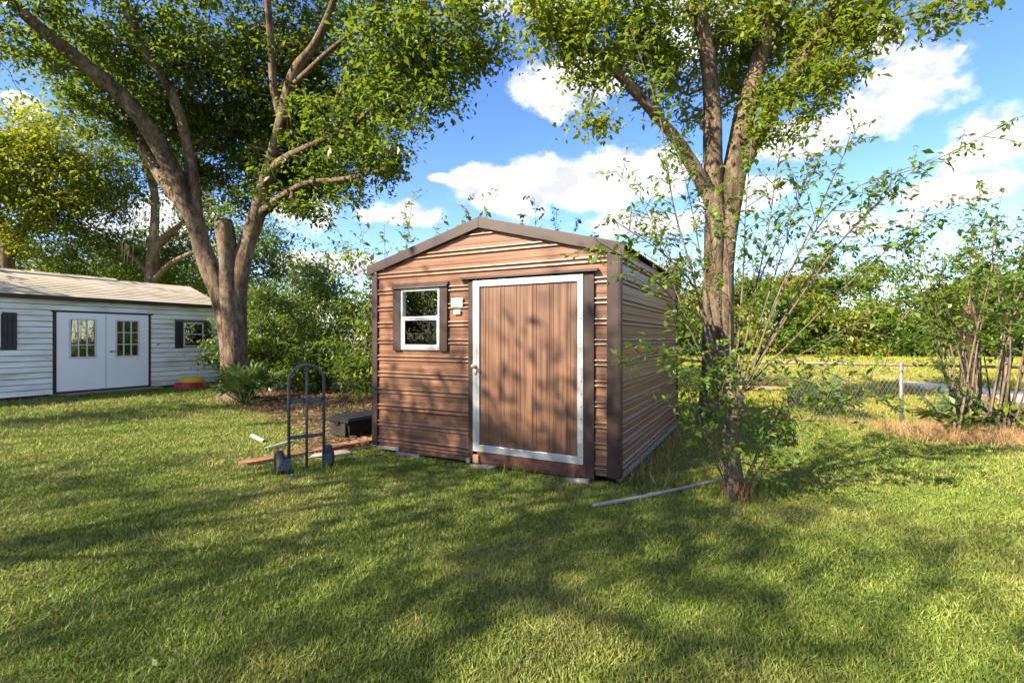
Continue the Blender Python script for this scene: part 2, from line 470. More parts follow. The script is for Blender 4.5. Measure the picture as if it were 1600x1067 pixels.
def catmull(P, n):
    P = np.asarray(P, float)
    Q = np.vstack([2 * P[0] - P[1], P, 2 * P[-1] - P[-2]])
    out = []
    for i in range(1, len(Q) - 2):
        p0, p1, p2, p3 = Q[i - 1:i + 3]
        t = np.linspace(0, 1, n, endpoint=False)[:, None]
        out.append(0.5 * (2 * p1 + (p2 - p0) * t + (2 * p0 - 5 * p1 + 4 * p2 - p3) * t ** 2 + (3 * p1 - p0 - 3 * p2 + p3) * t ** 3))
    out.append(P[-1:])
    return np.vstack(out)


def limb_mesh(pts4, name, parent, mat, sides=16, sub=6, rough=0.07, seed=0, base=None):
    """tapered, knobbly tube through (x, y, z, radius) points"""
    r = np.random.default_rng(seed)
    P = catmull(pts4, sub)
    base = np.zeros(3) if base is None else base
    ref = np.array([1.0, 0.13, 0.07]); rings = []
    ph = r.uniform(0, 6.28, 6)
    for k in range(len(P)):
        d = P[min(k + 1, len(P) - 1), :3] - P[max(k - 1, 0), :3]; d /= np.linalg.norm(d) + 1e-9
        ref = ref - d * (ref @ d); ref /= np.linalg.norm(ref); b = np.cross(d, ref)
        a = np.linspace(0, 2 * np.pi, sides, endpoint=False)
        u = k * 0.55
        rad = max(P[k, 3], 0.004) * (1 + rough * (np.sin(2 * a + ph[0] + u * .3) + .8 * np.sin(3 * a + ph[1] - u * .45) + .6 * np.sin(5 * a + ph[2] + u * .7)
                               + .5 * np.sin(u * .9 + ph[3])) + r.normal(0, rough * .25, sides))
        rings.append(P[k, :3] + np.outer(np.cos(a) * rad, ref) + np.outer(np.sin(a) * rad, b))
    V = np.vstack(rings) - base
    n, m = sides, len(rings)
    kk, jj = np.meshgrid(np.arange(m - 1), np.arange(n), indexing='ij')
    a = (kk * n + jj).ravel(); b = (kk * n + (jj + 1) % n).ravel()
    Fq = np.stack([a, b, b + n, a + n], 1)
    tip = len(V); V = np.vstack([V, P[-1, :3] - base])
    cap = np.stack([(m - 1) * n + np.arange(n), (m - 1) * n + (np.arange(n) + 1) % n, np.full(n, tip), np.full(n, tip)], 1)
    me_faces = [tuple(f) for f in Fq] + [tuple(c[:3]) for c in cap]
    me = bpy.data.meshes.new(name); me.from_pydata(V.tolist(), [], me_faces); me.update()
    return link(bpy.data.objects.new(name, me), mat, parent, True)


def edge_tubes(A, B, ra, rb, n=5):
    """one tapered prism for every edge A->B"""
    d = B - A; L = np.linalg.norm(d, axis=1, keepdims=True) + 1e-9; d = d / L
    ref = np.where(np.abs(d[:, 2:3]) > 0.9, np.array([[1., 0, 0]]), np.array([[0., 0, 1]]))
    u = np.cross(d, ref); u /= np.linalg.norm(u, axis=1, keepdims=True) + 1e-9
    w = np.cross(d, u)
    V = np.zeros((len(A), 2 * n, 3)); Fq = np.zeros((len(A), n, 4), int)
    for j in range(n):
        a = 2 * math.pi * j / n
        o = u * math.cos(a) + w * math.sin(a)
        V[:, j] = A + o * ra[:, None]; V[:, n + j] = B + o * rb[:, None]
        Fq[:, j] = (j, (j + 1) % n, n + (j + 1) % n, n + j)
    Fq += (np.arange(len(A)) * 2 * n)[:, None, None]
    return V.reshape(-1, 3), Fq.reshape(-1, 4)


def grow_twigs(limbs, clusters, r, step=0.45, tip=0.005, droop=0.0, rmax=0.05):
    """join every leaf cluster to the nearest wood, shorter reaches first"""
    nodes = np.vstack([catmull(l, 5)[:, :3][len(catmull(l, 5)) // 4:] for l in limbs]); k = len(nodes)
    cap = k + len(clusters) * 6 + 10
    P = np.zeros((cap, 3)); P[:k] = nodes; par = np.full(cap, -1)
    D = np.array([np.min(np.linalg.norm(nodes - c, axis=1)) for c in clusters])
    ends = np.zeros(len(clusters), int); n0 = k
    for ci in np.argsort(D):
        c = clusters[ci]
        d = np.linalg.norm(P[:k] - c, axis=1) + 0.6 * np.maximum(0, P[:k, 2] - c[2])
        j = int(np.argmin(d)); a = P[j]; dist = np.linalg.norm(c - a)
        ns = int(min(5, max(1, math.ceil(dist / step)))); prev = j
        for s in range(1, ns + 1):
            t = s / ns
            q = a + (c - a) * t + np.array([0, 0, (0.12 - droop) * dist * math.sin(math.pi * t)])
            if s < ns: q = q + r.normal(0, 0.06 * dist / ns + 0.01, 3)
            P[k] = q; par[k] = prev; prev = k; k += 1
        ends[ci] = prev
    cnt = np.zeros(k)
    for e in ends: cnt[e] += 1
    for i in range(k - 1, n0 - 1, -1):
        if par[i] >= 0: cnt[par[i]] += cnt[i]
    idx = np.arange(n0, k)
    rad = np.minimum(rmax, tip * np.maximum(cnt, 1) ** 0.5)
    pr = par[idx]
    ra = np.where(pr < n0, rad[idx] * 1.15, rad[pr])
    return P[pr], P[idx], ra, rad[idx] * 0.92


def leaf_quads(pos, size, r, width=0.45, droop=0.35, flat=0.5):
    n = len(pos)
    az = r.uniform(0, 2 * np.pi, n); el = r.normal(-droop, 0.5, n)
    ax = np.stack([np.cos(az) * np.cos(el), np.sin(az) * np.cos(el), np.sin(el)], 1)
    up = np.stack([r.normal(0, flat, n), r.normal(0, flat, n), np.ones(n)], 1)
    side = np.cross(ax, up); side /= np.linalg.norm(side, axis=1, keepdims=True) + 1e-9
    nor = np.cross(side, ax)
    L = (size * np.clip(r.lognormal(0, .32, n), .45, 1.9))[:, None]
    W = L * width * 0.5
    V = np.zeros((n, 4, 3))
    V[:, 0] = pos; V[:, 2] = pos + ax * L - nor * L * 0.12
    mid = pos + ax * L * 0.48 + nor * L * 0.05
    V[:, 1] = mid + side * W; V[:, 3] = mid - side * W
    return V.reshape(-1, 3), np.arange(n * 4).reshape(n, 4)


def leaves_for(clusters, per, sigma, size, r, **kw):
    per_c = np.maximum(3, r.poisson(per, len(clusters)))
    idx = np.repeat(np.arange(len(clusters)), per_c)
    off = r.normal(0, 1, (len(idx), 3)) * np.array(sigma) * r.uniform(0.6, 1.25, len(clusters))[idx][:, None]
    pos = clusters[idx] + off
    V, Q = leaf_quads(pos, size, r, **kw)
    ct = r.normal(0, 0.2, len(clusters))
    tint = np.clip(0.45 + ct[idx] + r.normal(0, 0.2, len(idx)), 0, 1)
    return V, Q, np.repeat(tint, 4)


def blob_points(blobs, r, density, depth_scale=1.25, shell=0.55):
    """cluster centres in the lumps of a crown; blobs are (centre xyz, radius)"""
    out = []
    for (c, rad) in blobs:
        n = max(3, int(density * rad ** 2.2))
        d = r.normal(0, 1, (n, 3)); d /= np.linalg.norm(d, axis=1, keepdims=True)
        q = r.uniform(0, 1, n) ** shell
        out.append(np.asarray(c) + d * q[:, None] * rad * np.array([1, depth_scale, 0.92]))
    return np.vstack(out)


def build_tree(name, label, cat, group, base, limbs, clusters, seed, per=55, sigma=(0.27, 0.27, 0.17), size=0.09,
               leaf='oak_leaf', bark='oak_bark', sides=16, tip=0.005, extra=(), rmax=0.05, step=0.45, droop=0.35, flat=0.5, lw=0.45, zmin=0.05):
    r = np.random.default_rng(seed)
    root = empty(name, tuple(base))
    tag(root, label, cat, group)
    b = np.array(base, float)
    for i, l in enumerate(limbs):
        limb_mesh(l, 'trunk' if i == 0 else 'limb', root, bark, sides if i < 4 else max(7, sides // 2), 6, 0.06, seed + i, b)
    clusters = clusters[clusters[:, 2] > zmin]
    A, B, ra, rb = grow_twigs(limbs, clusters, r, step, tip, rmax=rmax)
    V, Q = edge_tubes(A - b, B - b, ra, rb)
    tag(np_mesh('twigs', V, Q, bark, root, True), kind='stuff')
    V, Q, t = leaves_for(clusters, per, sigma, size, r, droop=droop, flat=flat, width=lw)
    V[:, 2] = np.maximum(V[:, 2], 0.02)
    tag(np_mesh('foliage', V - b, Q, leaf, root, False, t), kind='stuff')
    return root


# ------------------------------------------------------------------ ground
A0 = 0.483                                             # the sheds, the fence and the outbuilding share one grid
EX = np.array([math.cos(A0), -math.sin(A0)]); EV = np.array([math.sin(A0), math.cos(A0)])
SHED_W, SHED_D, SHED_B, SHED_E, SHED_P = 3.258, 3.557, 0.107, 2.354, 2.776
SHED_O = np.array([-1.808, 6.448])
FENCE_P = np.array([6.56, 8.22])                       # a post; the line runs along EX


def sheet(name, pts, z, mat, sub=0):
    me = bpy.data.meshes.new(name)
    me.from_pydata([(p[0], p[1], z) for p in pts], [], [tuple(range(len(pts)))]); me.update()
    return tag(link(bpy.data.objects.new(name, me), mat), kind='structure')


sheet('ground', [(-220, -120), (220, -120), (220, 400), (-220, 400)], -0.004, 'turf_soil')
fl = [FENCE_P + EX * s for s in (-40, 40)]
sheet('pasture', [tuple(fl[0] + EV * 0.15), tuple(fl[1] + EV * 0.15), tuple(fl[1] + EV * 90), tuple(fl[0] + EV * 90)], 0.0, 'pasture_soil')
litter_poly = [gnd(*p)[:2] for p in ((352, 630), (430, 652), (480, 674), (470, 700), (530, 706), (600, 700), (640, 640), (700, 603), (420, 590), (345, 606))]
sheet('leaf_litter_bed', litter_poly, 0.004, 'litter_soil')
path_px = [(1405, 596), (1450, 598), (1500, 603), (1560, 609), (1700, 620), (1700, 642), (1560, 625), (1500, 616), (1450, 609), (1405, 601)]
sheet('sandy_path', [gnd(*p)[:2] for p in path_px], 0.008, 'pale_sand')


# ------------------------------------------------------------------ the brown shed
PERIOD = 0.213
RIB = [(0, 0)]
for c_ in (.018, .066):                                # two rolled ribs, then a flat with one shallow step
    RIB += [(c_ - .015 * math.cos(q), .023 * math.sin(q)) for q in np.linspace(0, math.pi, 9)]
RIB += [(.118, 0), (.123, .004), (.152, .004), (.157, 0)]


def siding(x0, x1, z0, z1, top=None, phase=0.0):
    """ribbed sheet lying in the xz plane, ribs towards -y; top(z) narrows it under a gable"""
    rows = []
    k0 = int((z0 - phase) // PERIOD) - 1
    zs = [(phase + k * PERIOD + t, o) for k in range(k0, k0 + int((z1 - z0) / PERIOD) + 4) for t, o in RIB]
    zz = [p[0] for p in zs]; oo = [p[1] for p in zs]
    inner = [p for p in zs if z0 < p[0] < z1]
    rows = [(z0, float(np.interp(z0, zz, oo)))] + inner + [(z1, float(np.interp(z1, zz, oo)))]
    v, f = [], []
    for i, (z, o) in enumerate(rows):
        a, b = (x0, x1) if top is None else (max(x0, top(z)[0]), min(x1, top(z)[1]))
        if a > b: a = b = (a + b) / 2
        v += [(a, -o, z), (b, -o, z)]
        if i: f.append((2 * i - 2, 2 * i - 1, 2 * i + 1, 2 * i))
    m = MB(); m.v, m.f = v, f
    return m


def make_shed():
    W, D, B, E, P = SHED_W, SHED_D, SHED_B, SHED_E, SHED_P
    s = empty('garden_shed', (*SHED_O, 0), -A0)
    tag(s, 'brown ribbed metal shed with woodgrain print, aluminium framed door and gable roof', 'shed')
    wx0, wx1, wz0, wz1 = 0.455, 1.06, 1.35, 2.115
    dx0, dx1, dz0, dz1 = 1.547, 2.898, 0.182, 2.165
    slope = (P - E) / (W / 2)
    gab = lambda z: ((max(0, z - E)) / slope, W - (max(0, z - E)) / slope)
    # front wall sheets round the window and the door
    for (a, b, c, d, g) in ((0.03, 1.475, B, 0.72, 0), (0.03, 1.475, 0.722, wz0, 0), (0.03, wx0, wz0, wz1, 0), (wx1, 1.475, wz0, wz1, 0),
                            (0.03, 1.475, wz1, 2.19, 0), (3.0, W - .03, B, 0.85, 0), (3.0, W - .03, 0.852, 1.6, 0), (3.0, W - .03, 1.602, 2.19, 0),
                            (0.0, W, 2.19, P + 0.02, 1)):
        siding(a, b, c, d, gab if g else None, B + 0.03).build('siding_sheet', 'woodgrain_sheet', s)
    # side, back and far walls
    def wall(u0, u1, z0, z1, fn, top=None):
        m = siding(u0, u1, z0, z1, top, B + 0.03)
        m.v = [fn(*p) for p in m.v]
        return m.build('siding_sheet', 'woodgrain_sheet', s)
    for z0, z1 in ((B, 0.93), (0.934, 1.76), (1.764, E + 0.06)):
        wall(0.02, D - .02, z0, z1, lambda x, y, z: (W - y, x, z))
        wall(0.02, D - .02, z0, z1, lambda x, y, z: (y, D - x, z))
    wall(0.0, W, B, P, lambda x, y, z: (W - x, D - y, z), gab)
    # corner trims
    MB().box(0.0 - .014, 0.06, -.031, .03, B - .01, E - .01).box(-.031, -.0145, -.031, .09, B - .01, E - .01).build('corner_trim', 'brown_trim', s, 0.004)
    MB().box(W - .112, W + .014, -.033, .03, B - .03, E).box(W + .0145, W + .031, -.033, .055, B - .03, E + .02).build('corner_trim', 'brown_trim', s, 0.004)
    MB().box(W - .05, W + .024, D - .05, D + .02, B - .01, E + .02).build('corner_trim', 'brown_trim', s, 0.004)
    MB().box(-.024, .05, D - .05, D + .02, B - .01, E + .02).build('corner_trim', 'brown_trim', s, 0.004)
    # gable fascia on both slopes, front and back
    cx = W / 2
    for y0, y1 in ((-.055, -.0275), (D + .0275, D + .055)):
        for sg in (-1, 1):
            xe = cx + sg * (W / 2 + (0.075 if sg > 0 else 0.1))
            ze = P - slope * abs(xe - cx)
            MB().prism([(cx, P), (xe, ze - 0.01), (xe, ze + .115), (cx, P + .125)][::sg], 'y', y0, y1).build('gable_fascia', 'brown_trim', s, 0.004)
    # roof: ribbed sheets running down the slope
    for sg in (-1, 1):
        n = 4
        for k in range(n):
            y0 = -.03 + (D + .06) * k / n; y1 = -.03 + (D + .06) * (k + 1) / n - 0.002
            m = MB(); L = W / 2 + 0.075; ys = np.linspace(y0, y1, 25)
            for th in (0, 1):
                for y in ys:
                    o = 0.104 - (0.006 if th == 0 else 0) + 0.012 * (((y / 0.11) % 1) < 0.3)
                    for x in (0, L):
                        m.v.append((cx + sg * x, y, P - slope * x + o))
            q = len(ys)
            for th in (0, 1):
                for i in range(q - 1):
                    a = th * 2 * q + 2 * i
                    m.f.append((a, a + 1, a + 3, a + 2) if (sg > 0) ^ th else (a, a + 2, a + 3, a + 1))
            for i in range(q - 1):
                m.f.append((2 * i + 1, 2 * i + 3, 2 * q + 2 * i + 3, 2 * q + 2 * i + 1))
            m.build('roof_sheet', 'roof_metal', s)
    MB().prism([(cx - .09, P + .103), (cx, P + .127), (cx + .09, P + .103), (cx + .09, P + .11), (cx, P + .136), (cx - .09, P + .11)], 'y', -.04, D + .04).build('ridge_cap', 'brown_trim', s)
    # floor and base beams
    MB().box(0.02, W - .02, 0.02, D - .02, B - .03, B + .005).build('floor', 'old_decking', s)
    MB().box(0.42, 1.47, -.03, .1, 0.05, B - .012).build('skid', 'maroon_timber', s, .006)
    MB().box(1.60, 2.93, -.045, .1, 0.06, B + 0.068).build('skid', 'maroon_timber', s, .006)
    MB().box(1.66, 2.85, -.035, .08, 0.04, 0.059).build('skid_runner', 'maroon_timber', s, .004)
    MB().box(W - .04, W + .004, .06, D - .05, 0.03, B - .012).build('side_sill', 'concrete_block', s, .004)
    MB().box(.0, .04, .06, D - .05, 0.03, B - .012).build('side_sill', 'dark_fascia', s, .004)
    MB().box(.03, .41, -.012, .06, 0.05, B - .012).build('base_flashing', 'galvanised', s, .004)
    MB().box(1.565, 1.64, -.075, -.046, 0.06, 0.15).build('wood_chock', 'raw_wood', s, .004)
    MB().tube([(1.50, -.075, .075), (1.50, -.04, .075)], .03, 12).build('tie_bolt', 'galvanised', s)
    MB().tube([(1.505, -.06, .0), (1.502, -.06, .075)], .008, 6).build('ground_anchor', 'rust', s)
    MB().tube([(2.70, -.065, .13), (2.72, -.07, .07), (2.80, -.07, .06), (2.83, -.066, .14)], .008, 6).build('ground_anchor', 'rust', s)
    # window
    w = MB().box(wx0, wx0 + .03, -.028, .03, wz0, wz1).box(wx1 - .03, wx1, -.028, .03, wz0, wz1) \
        .box(wx0 + .03, wx1 - .03, -.028, .03, wz1 - .03, wz1).box(wx0 + .03, wx1 - .03, -.028, .03, wz0, wz0 + .045).build('window', 'aluminium', s, .003)
    zm = 1.755
    MB().box(wx0 + .03, wx1 - .03, -.03, .012, zm - .014, zm + .014).build('meeting_rail', 'white_vinyl', w, .002)
    MB().box(wx0 + .031, wx0 + .05, -.016, .01, wz0 + .046, zm - .015).box(wx1 - .05, wx1 - .031, -.016, .01, wz0 + .046, zm - .015) \
        .box(wx0 + .051, wx1 - .051, -.016, .01, wz0 + .046, wz0 + .066).box(wx0 + .051, wx1 - .051, -.016, .01, zm - .034, zm - .015).build('lower_sash', 'white_vinyl', w, .002)
    MB().box(wx0 + .03, wx1 - .03, .004, .008, zm + .014, wz1 - .03).build('pane', 'clear_glass', w)
    MB().box(wx0 + .05, wx1 - .05, -.004, 0, wz0 + .066, zm - .034).build('pane', 'dusty_glass', w)
    MB().box(wx0 - .125, wx0 - .002, -.038, -.0135, wz0 - .01, wz1 + .01).build('window_trim', 'brown_trim', s, .004)
    MB().box(wx1 + .002, wx1 + .118, -.038, -.0135, wz0 - .015, wz1 + .01).build('window_trim', 'brown_trim', s, .004)
    MB().prism([(-.04, wz1 + .012), (-.06, wz1 + .004), (-.06, wz1 + .016), (-.0135, wz1 + .075), (-.0135, wz1 + .012)], 'x', wx0 - .13, wx1 + .125).build('window_hood', 'brown_trim', s, .003)
    # things left inside, seen through the lower pane
    for x, dx, y in ((0.56, .26, .25), (0.68, .3, .3), (0.5, .12, .4)):
        MB().prism([(x, 1.85), (x + .07, 1.85), (x + .07 + dx, 1.15), (x + dx, 1.15)], 'y', y, y + .02).build('stored_board', 'inside_board', s)
    # door with aluminium frame
    MB().box(1.477, dx0 - .002, -.034, .03, B - .04, dz1 + .01).build('door_jamb', 'brown_trim', s, .004)
    MB().box(dx1 + .004, 3.012, -.034, .03, B - .06, dz1 + .01).build('door_jamb', 'brown_trim', s, .004)
    MB().prism([(-.02, dz1 + .036), (-.075, dz1 + .018), (-.075, dz1 + .03), (-.02, dz1 + .055)], 'x', 1.355, 3.06).build('drip_cap', 'brown_trim', s, .003)
    MB().box(1.475, 3.014, -.02, .02, dz1 + .004, dz1 + .04).build('door_header', 'brown_trim', s, .003)
    d = empty('door', (0, 0, 0)); d.parent = s
    fw = .088
    MB().box(dx0, dx0 + fw, -.046, -.006, dz0, dz1).box(dx1 - .065, dx1, -.046, -.006, dz0, dz1) \
        .box(dx0 + fw, dx1 - .065, -.046, -.006, dz1 - .072, dz1).box(dx0 + fw, dx1 - .065, -.046, -.006, dz0, dz0 + .08).build('door_frame', 'aluminium', d, .004)
    MB().box(dx0 + .05, dx0 + .056, -.05, -.0465, dz0 + .05, dz1 - .04).box(dx0 + .056, dx1 - .04, -.05, -.0465, dz1 - .045, dz1 - .04) \
        .box(dx0 + .056, dx1 - .04, -.05, -.0465, dz0 + .045, dz0 + .05).build('frame_ridge', 'aluminium', d)
    # upright ribbed door skin
    x0, x1 = dx0 + fw + .001, dx1 - .066; m = MB(); x = x0
    prof = [(0, 0), (.055, 0), (.06, .006), (.075, .006), (.08, 0), (.098, 0), (.103, .006), (.118, .006), (.123, 0), (.2, 0)]
    pts = []
    while x < x1:
        for t, o in prof:
            if x + t < x1: pts.append((x + t, o))
        x += .2
    pts.append((x1, 0))
    for i, (xx, o) in enumerate(pts):
        m.v += [(xx, -.024 - o, dz0 + .081), (xx, -.024 - o, dz1 - .073)]
        if i: m.f.append((2 * i - 2, 2 * i, 2 * i + 1, 2 * i - 1))
    m.build('door_skin', 'woodgrain_door', d)
    m = MB()
    for k in range(15):
        z = dz0 + .08 + k * (dz1 - dz0 - .15) / 14
        m.lathe([(.0075, -.046), (.006, -.050), (.0005, -.052)], (0, 0, 0), 8)
        for q in range(len(m.v) - 24, len(m.v)):
            a, b, c = m.v[q]; m.v[q] = (dx1 - .022 + a, c, z + b)
    tag(m.build('rivets', 'galvanised', d), kind='stuff')
    m = MB()
    for zz in (0.9, 1.57):
        for k in range(6):
            c0 = (x0 + .06 + k * .2)
            m.lathe([(.007, 0), (.005, .004), (.0005, .005)], (0, 0, 0), 8)
            for q in range(len(m.v) - 24, len(m.v)):
                a, b, c = m.v[q]; m.v[q] = (c0 + a, -.0245 - c, zz + b)
    tag(m.build('screws', 'dark_fascia', d), kind='stuff')
    h = MB().lathe([(.028, 0), (.028, .006), (.012, .01), (.011, .04), (.024, .05), (.026, .066), (.016, .075), (.001, .077)], (0, 0, 0), 16)
    h.v = [(1.585 + a, -.046 - c, 1.17 + b) for a, b, c in h.v]
    h.build('door_knob', 'brass', d, smooth=True)
    MB().box(1.57, 1.60, -.062, -.0465, 1.075, 1.115).build('padlock_hasp', 'brass', d, .003)
    # notices beside the window
    MB().box(1.232, 1.397, -.031, -.027, 1.868, 1.978).build('notice', 'paper_notice', s)
    MB().box(1.268, 1.362, -.031, -.027, 1.782, 1.838).build('notice', 'paper_slip', s)
    return s


make_shed()


def shed_pt(x, y):
    p = SHED_O + EX * x + EV * y
    return (p[0], p[1], 0)


for x, y, w, txt in ((0.58, 0.06, .36, 'under the window corner of the brown shed'), (1.70, -.02, .3, 'beside the door jamb under the brown shed'), (2.83, 0.0, .26, 'under the hinge side of the brown shed door')):
    m = MB().box(-w / 2, w / 2, -.1, .12, 0, .049 if w > .3 else .038)
    m.v = [(a + random.uniform(-.012, .012), b + random.uniform(-.012, .012), c) for a, b, c in m.v]
    o = m.build('concrete_block', 'concrete_block', None, .006)
    o.location = shed_pt(x, y); o.rotation_euler = (0, 0, -A0 + random.uniform(-.1, .1))
    tag(o, 'rough concrete block ' + txt, 'block', 'blocks under the brown shed')


# ------------------------------------------------------------------ the white outbuilding
def make_outbuilding():
    s = empty('white_outbuilding', (-11.635, 12.4, 0), math.pi / 2 - A0)
    tag(s, 'long white lap sided outbuilding with double doors and brown shingle roof', 'outbuilding')
    x0, x1, D, E, P, Z0 = -4.2, 4.21, 3.7, 2.53, 3.2, 0.0
    # walls: core behind the boards
    MB().box(x0, x1, .02, .1, Z0, E).build('front_wall', 'grimy_core', s)
    MB().prism([(.1, Z0), (D, Z0), (D, E), (D / 2, P), (.1, E)], 'x', x1 - .1, x1 - .01).build('end_wall', 'white_door', s)
    MB().prism([(.1, Z0), (D, Z0), (D, E), (D / 2, P), (.1, E)], 'x', x0 + .01, x0 + .1).build('end_wall', 'white_door', s)
    MB().box(x0 + .1, x1 - .1, D - .08, D, Z0, E).build('back_wall', 'white_door', s)
    MB().box(x0, x1, .005, .1, -.06, .075).build('base_board', 'dark_fascia', s, .005)
    # lap boards, cut by the doors and windows
    cuts = [(-.04, 2.19, 0, 2.2), (2.84, 3.93, 1.2, 2.0), (-1.6, -.7, 1.26, 2.1)]
    step = .142; n = int((E - .08) / step)
    for k in range(n + 1):
        z = .08 + k * step; zt = min(z + step - .017, E)
        segs = [(x0, x1)]
        for (a, b, c, d) in cuts:
            if z + step * .5 > c and z + step * .5 < d:
                segs = [t for (p, q) in segs for t in ((p, min(q, a)), (max(p, b), q)) if t[1] - t[0] > .02]
        for (a, b) in segs:
            MB().prism([(-.02, z), (.018, z), (.018, zt), (-.002, zt)], 'x', a, b).build('lap_board', 'white_lap_siding', s)
    for k in range(n + 1):
        z = .08 + k * step; zt = min(z + step - .017, E)
        m = MB().prism([(-.02, z), (.018, z), (.018, zt), (-.002, zt)], 'x', .0, D)
        m.v = [(x1 - b, a, c) for a, b, c in m.v]
        m.f = [f[::-1] for f in m.f]
        m.build('lap_board', 'white_lap_siding', s)
    # double doors
    MB().box(-.075, 2.225, -.05, .015, 2.165, 2.205).build('door_lintel', 'dark_fascia', s, .004)
    MB().box(-.03, .03, -.035, .015, .08, 2.165).build('door_post', 'dark_fascia', s, .004)
    MB().box(2.115, 2.16, -.035, .015, .08, 2.165).build('door_post', 'dark_fascia', s, .004)
    MB().box(.03, 2.115, -.03, .015, .075, .12).build('door_threshold', 'dark_fascia', s, .004)
    for (a, b, lx0, lx1) in ((.034, 1.076, .3, .845), (1.082, 2.112, 1.315, 1.86)):
        zl0, zl1 = .985, 1.985
        d = MB().box(a, lx0, -.028, .015, .124, 2.16).box(lx1, b, -.028, .015, .124, 2.16).box(lx0, lx1, -.028, .015, .124, zl0).box(lx0, lx1, -.028, .015, zl1, 2.16).build('door', 'white_door', s)
        fr = .022
        MB().box(lx0 - fr, lx0 + fr, -.04, -.0285, zl0 - fr, zl1 + fr).box(lx1 - fr, lx1 + fr, -.04, -.0285, zl0 - fr, zl1 + fr) \
            .box(lx0 + fr, lx1 - fr, -.04, -.0285, zl1 - fr, zl1 + fr).box(lx0 + fr, lx1 - fr, -.04, -.0285, zl0 - fr, zl0 + fr).build('light_frame', 'white_vinyl', d, .003)
        xs = np.linspace(lx0, lx1, 4); zs = np.linspace(zl0, zl1, 4)
        for x in xs[1:3]: MB().box(x - .011, x + .011, -.036, -.012, zl0 + fr, zl1 - fr).build('glazing_bar', 'white_vinyl', d)
        for z in zs[1:3]: MB().box(lx0 + fr, lx1 - fr, -.034, -.014, z - .011, z + .011).build('glazing_bar', 'white_vinyl', d)
        for i in range(3):
            for j in range(3):
                MB().box(xs[i] + .011, xs[i + 1] - .011, -.01, -.006, zs[j] + .011, zs[j + 1] - .011).build('pane', 'clear_glass', d)
        MB().box(lx0, lx1, .001, .012, zl0, zl1).build('dark_inside_sheet', 'dark_inside', d)  # near-black sheet painted in for the unlit inside behind the door panes
    MB().box(1.078, 1.0805, -.034, -.029, .13, 2.15).build('astragal', 'brown_trim', s)
    h = MB().tube([(1.185, -.03, 1.13), (1.185, -.085, 1.13)], .022, 12).tube([(1.185, -.08, 1.13), (1.29, -.08, 1.14)], .012, 8).build('door_lever', 'galvanised', s)
    # windows with shutters
    for (wx0, wx1, wz0, wz1, sh) in ((3.08, 3.69, 1.23, 1.975, ((2.845, 3.06), (3.71, 3.925))), (-1.35, -.985, 1.28, 2.08, ((-1.6, -1.37), (-.965, -.705)))):
        f = .035
        w = MB().box(wx0, wx0 + f, -.035, .018, wz0, wz1).box(wx1 - f, wx1, -.035, .018, wz0, wz1).box(wx0 + f, wx1 - f, -.035, .018, wz1 - f, wz1) \
            .box(wx0 + f, wx1 - f, -.035, .018, wz0, wz0 + f).build('window', 'white_vinyl', s, .003)
        zm = (wz0 + wz1) / 2 + .02
        MB().box(wx0 + f, wx1 - f, -.03, .0, zm - .016, zm + .016).build('meeting_rail', 'white_vinyl', w)
        MB().box(wx0 + f, wx1 - f, -.012, -.008, zm + .016, wz1 - f).build('pane', 'clear_glass', w)
        MB().box(wx0 + f, wx1 - f, -.02, -.016, wz0 + f, zm - .016).build('pane', 'clear_glass', w)
        MB().box(wx0 + f, wx1 - f, .004, .014, wz0 + f, wz1 - f).build('dark_inside_sheet', 'dark_inside', w)  # flat dark colour in place of the unlit room behind the window
        for (a, b) in sh:
            sb = MB().box(a, b, -.03, .012, wz0 - .045, wz1 + .03).build('shutter', 'shutter_black', s, .003)
            k = 3
            for i in range(k):
                MB().box(a + (b - a) * i / k + .006, a + (b - a) * (i + 1) / k - .006, -.04, -.031, wz0 - .035, wz1 + .02).build('shutter_board', 'shutter_black', sb)
    MB().tube([(2.36, -.06, 1.3), (2.36, .0, 1.32)], .012, 8).tube([(2.33, -.05, 1.29), (2.42, -.05, 1.33)], .01, 8).build('wall_hook', 'galvanised', s)
    # roof
    ov = .14; sl = (P - E) / (D / 2)
    for sg in (0, 1):
        y0, ym = -ov, D / 2
        ze = E - sl * ov
        poly = [(y0, ze + .03), (ym, P + .05), (ym, P + .09), (y0, ze + .07)]
        if sg: poly = [(D - a, b) for a, b in poly][::-1]
        MB().prism(poly, 'x', x0 - .12, x1 + .1).build('roof', 'asphalt_shingle', s)
    nC = 13                                              # shingle courses on the side that shows
    for k in range(nC):
        y0 = -ov + (D / 2 + ov) * k / nC; y1 = -ov + (D / 2 + ov) * (k + 1) / nC + .02
        z0 = E - sl * ov + .07 + sl * (y0 + ov); z1 = z0 + sl * (y1 - y0)
        MB().prism([(y0, z0 + .006), (y1, z1), (y1, z1 + .004), (y0, z0 + .02)], 'x', x0 - .12, x1 + .1).build('shingle_course', 'asphalt_shingle', s)
    MB().box(x0 - .1, x1 + .08, -ov - .03, -ov - .001, E - .075, E + .03).build('fascia', 'dark_fascia', s, .004)
    MB().box(x0, x1, -ov, .0, E - .012, E - .002).build('soffit', 'white_door', s)
    MB().prism([(D / 2 - .14, P + .045), (D / 2, P + .1), (D / 2 + .14, P + .045), (D / 2 + .14, P + .07), (D / 2, P + .14), (D / 2 - .14, P + .07)], 'x', -3.6, 2.1).build('ridge_vent', 'asphalt_shingle', s)
    for sg in (0, 1):
        poly = [(-ov, E - sl * ov - .07), (D / 2, P - .05), (D / 2, P + .06), (-ov, E - sl * ov + .04)]
        if sg: poly = [(D - a, b) for a, b in poly][::-1]
        MB().prism(poly, 'x', x1 + .1005, x1 + .125).build('bargeboard', 'dark_fascia', s)
    return s


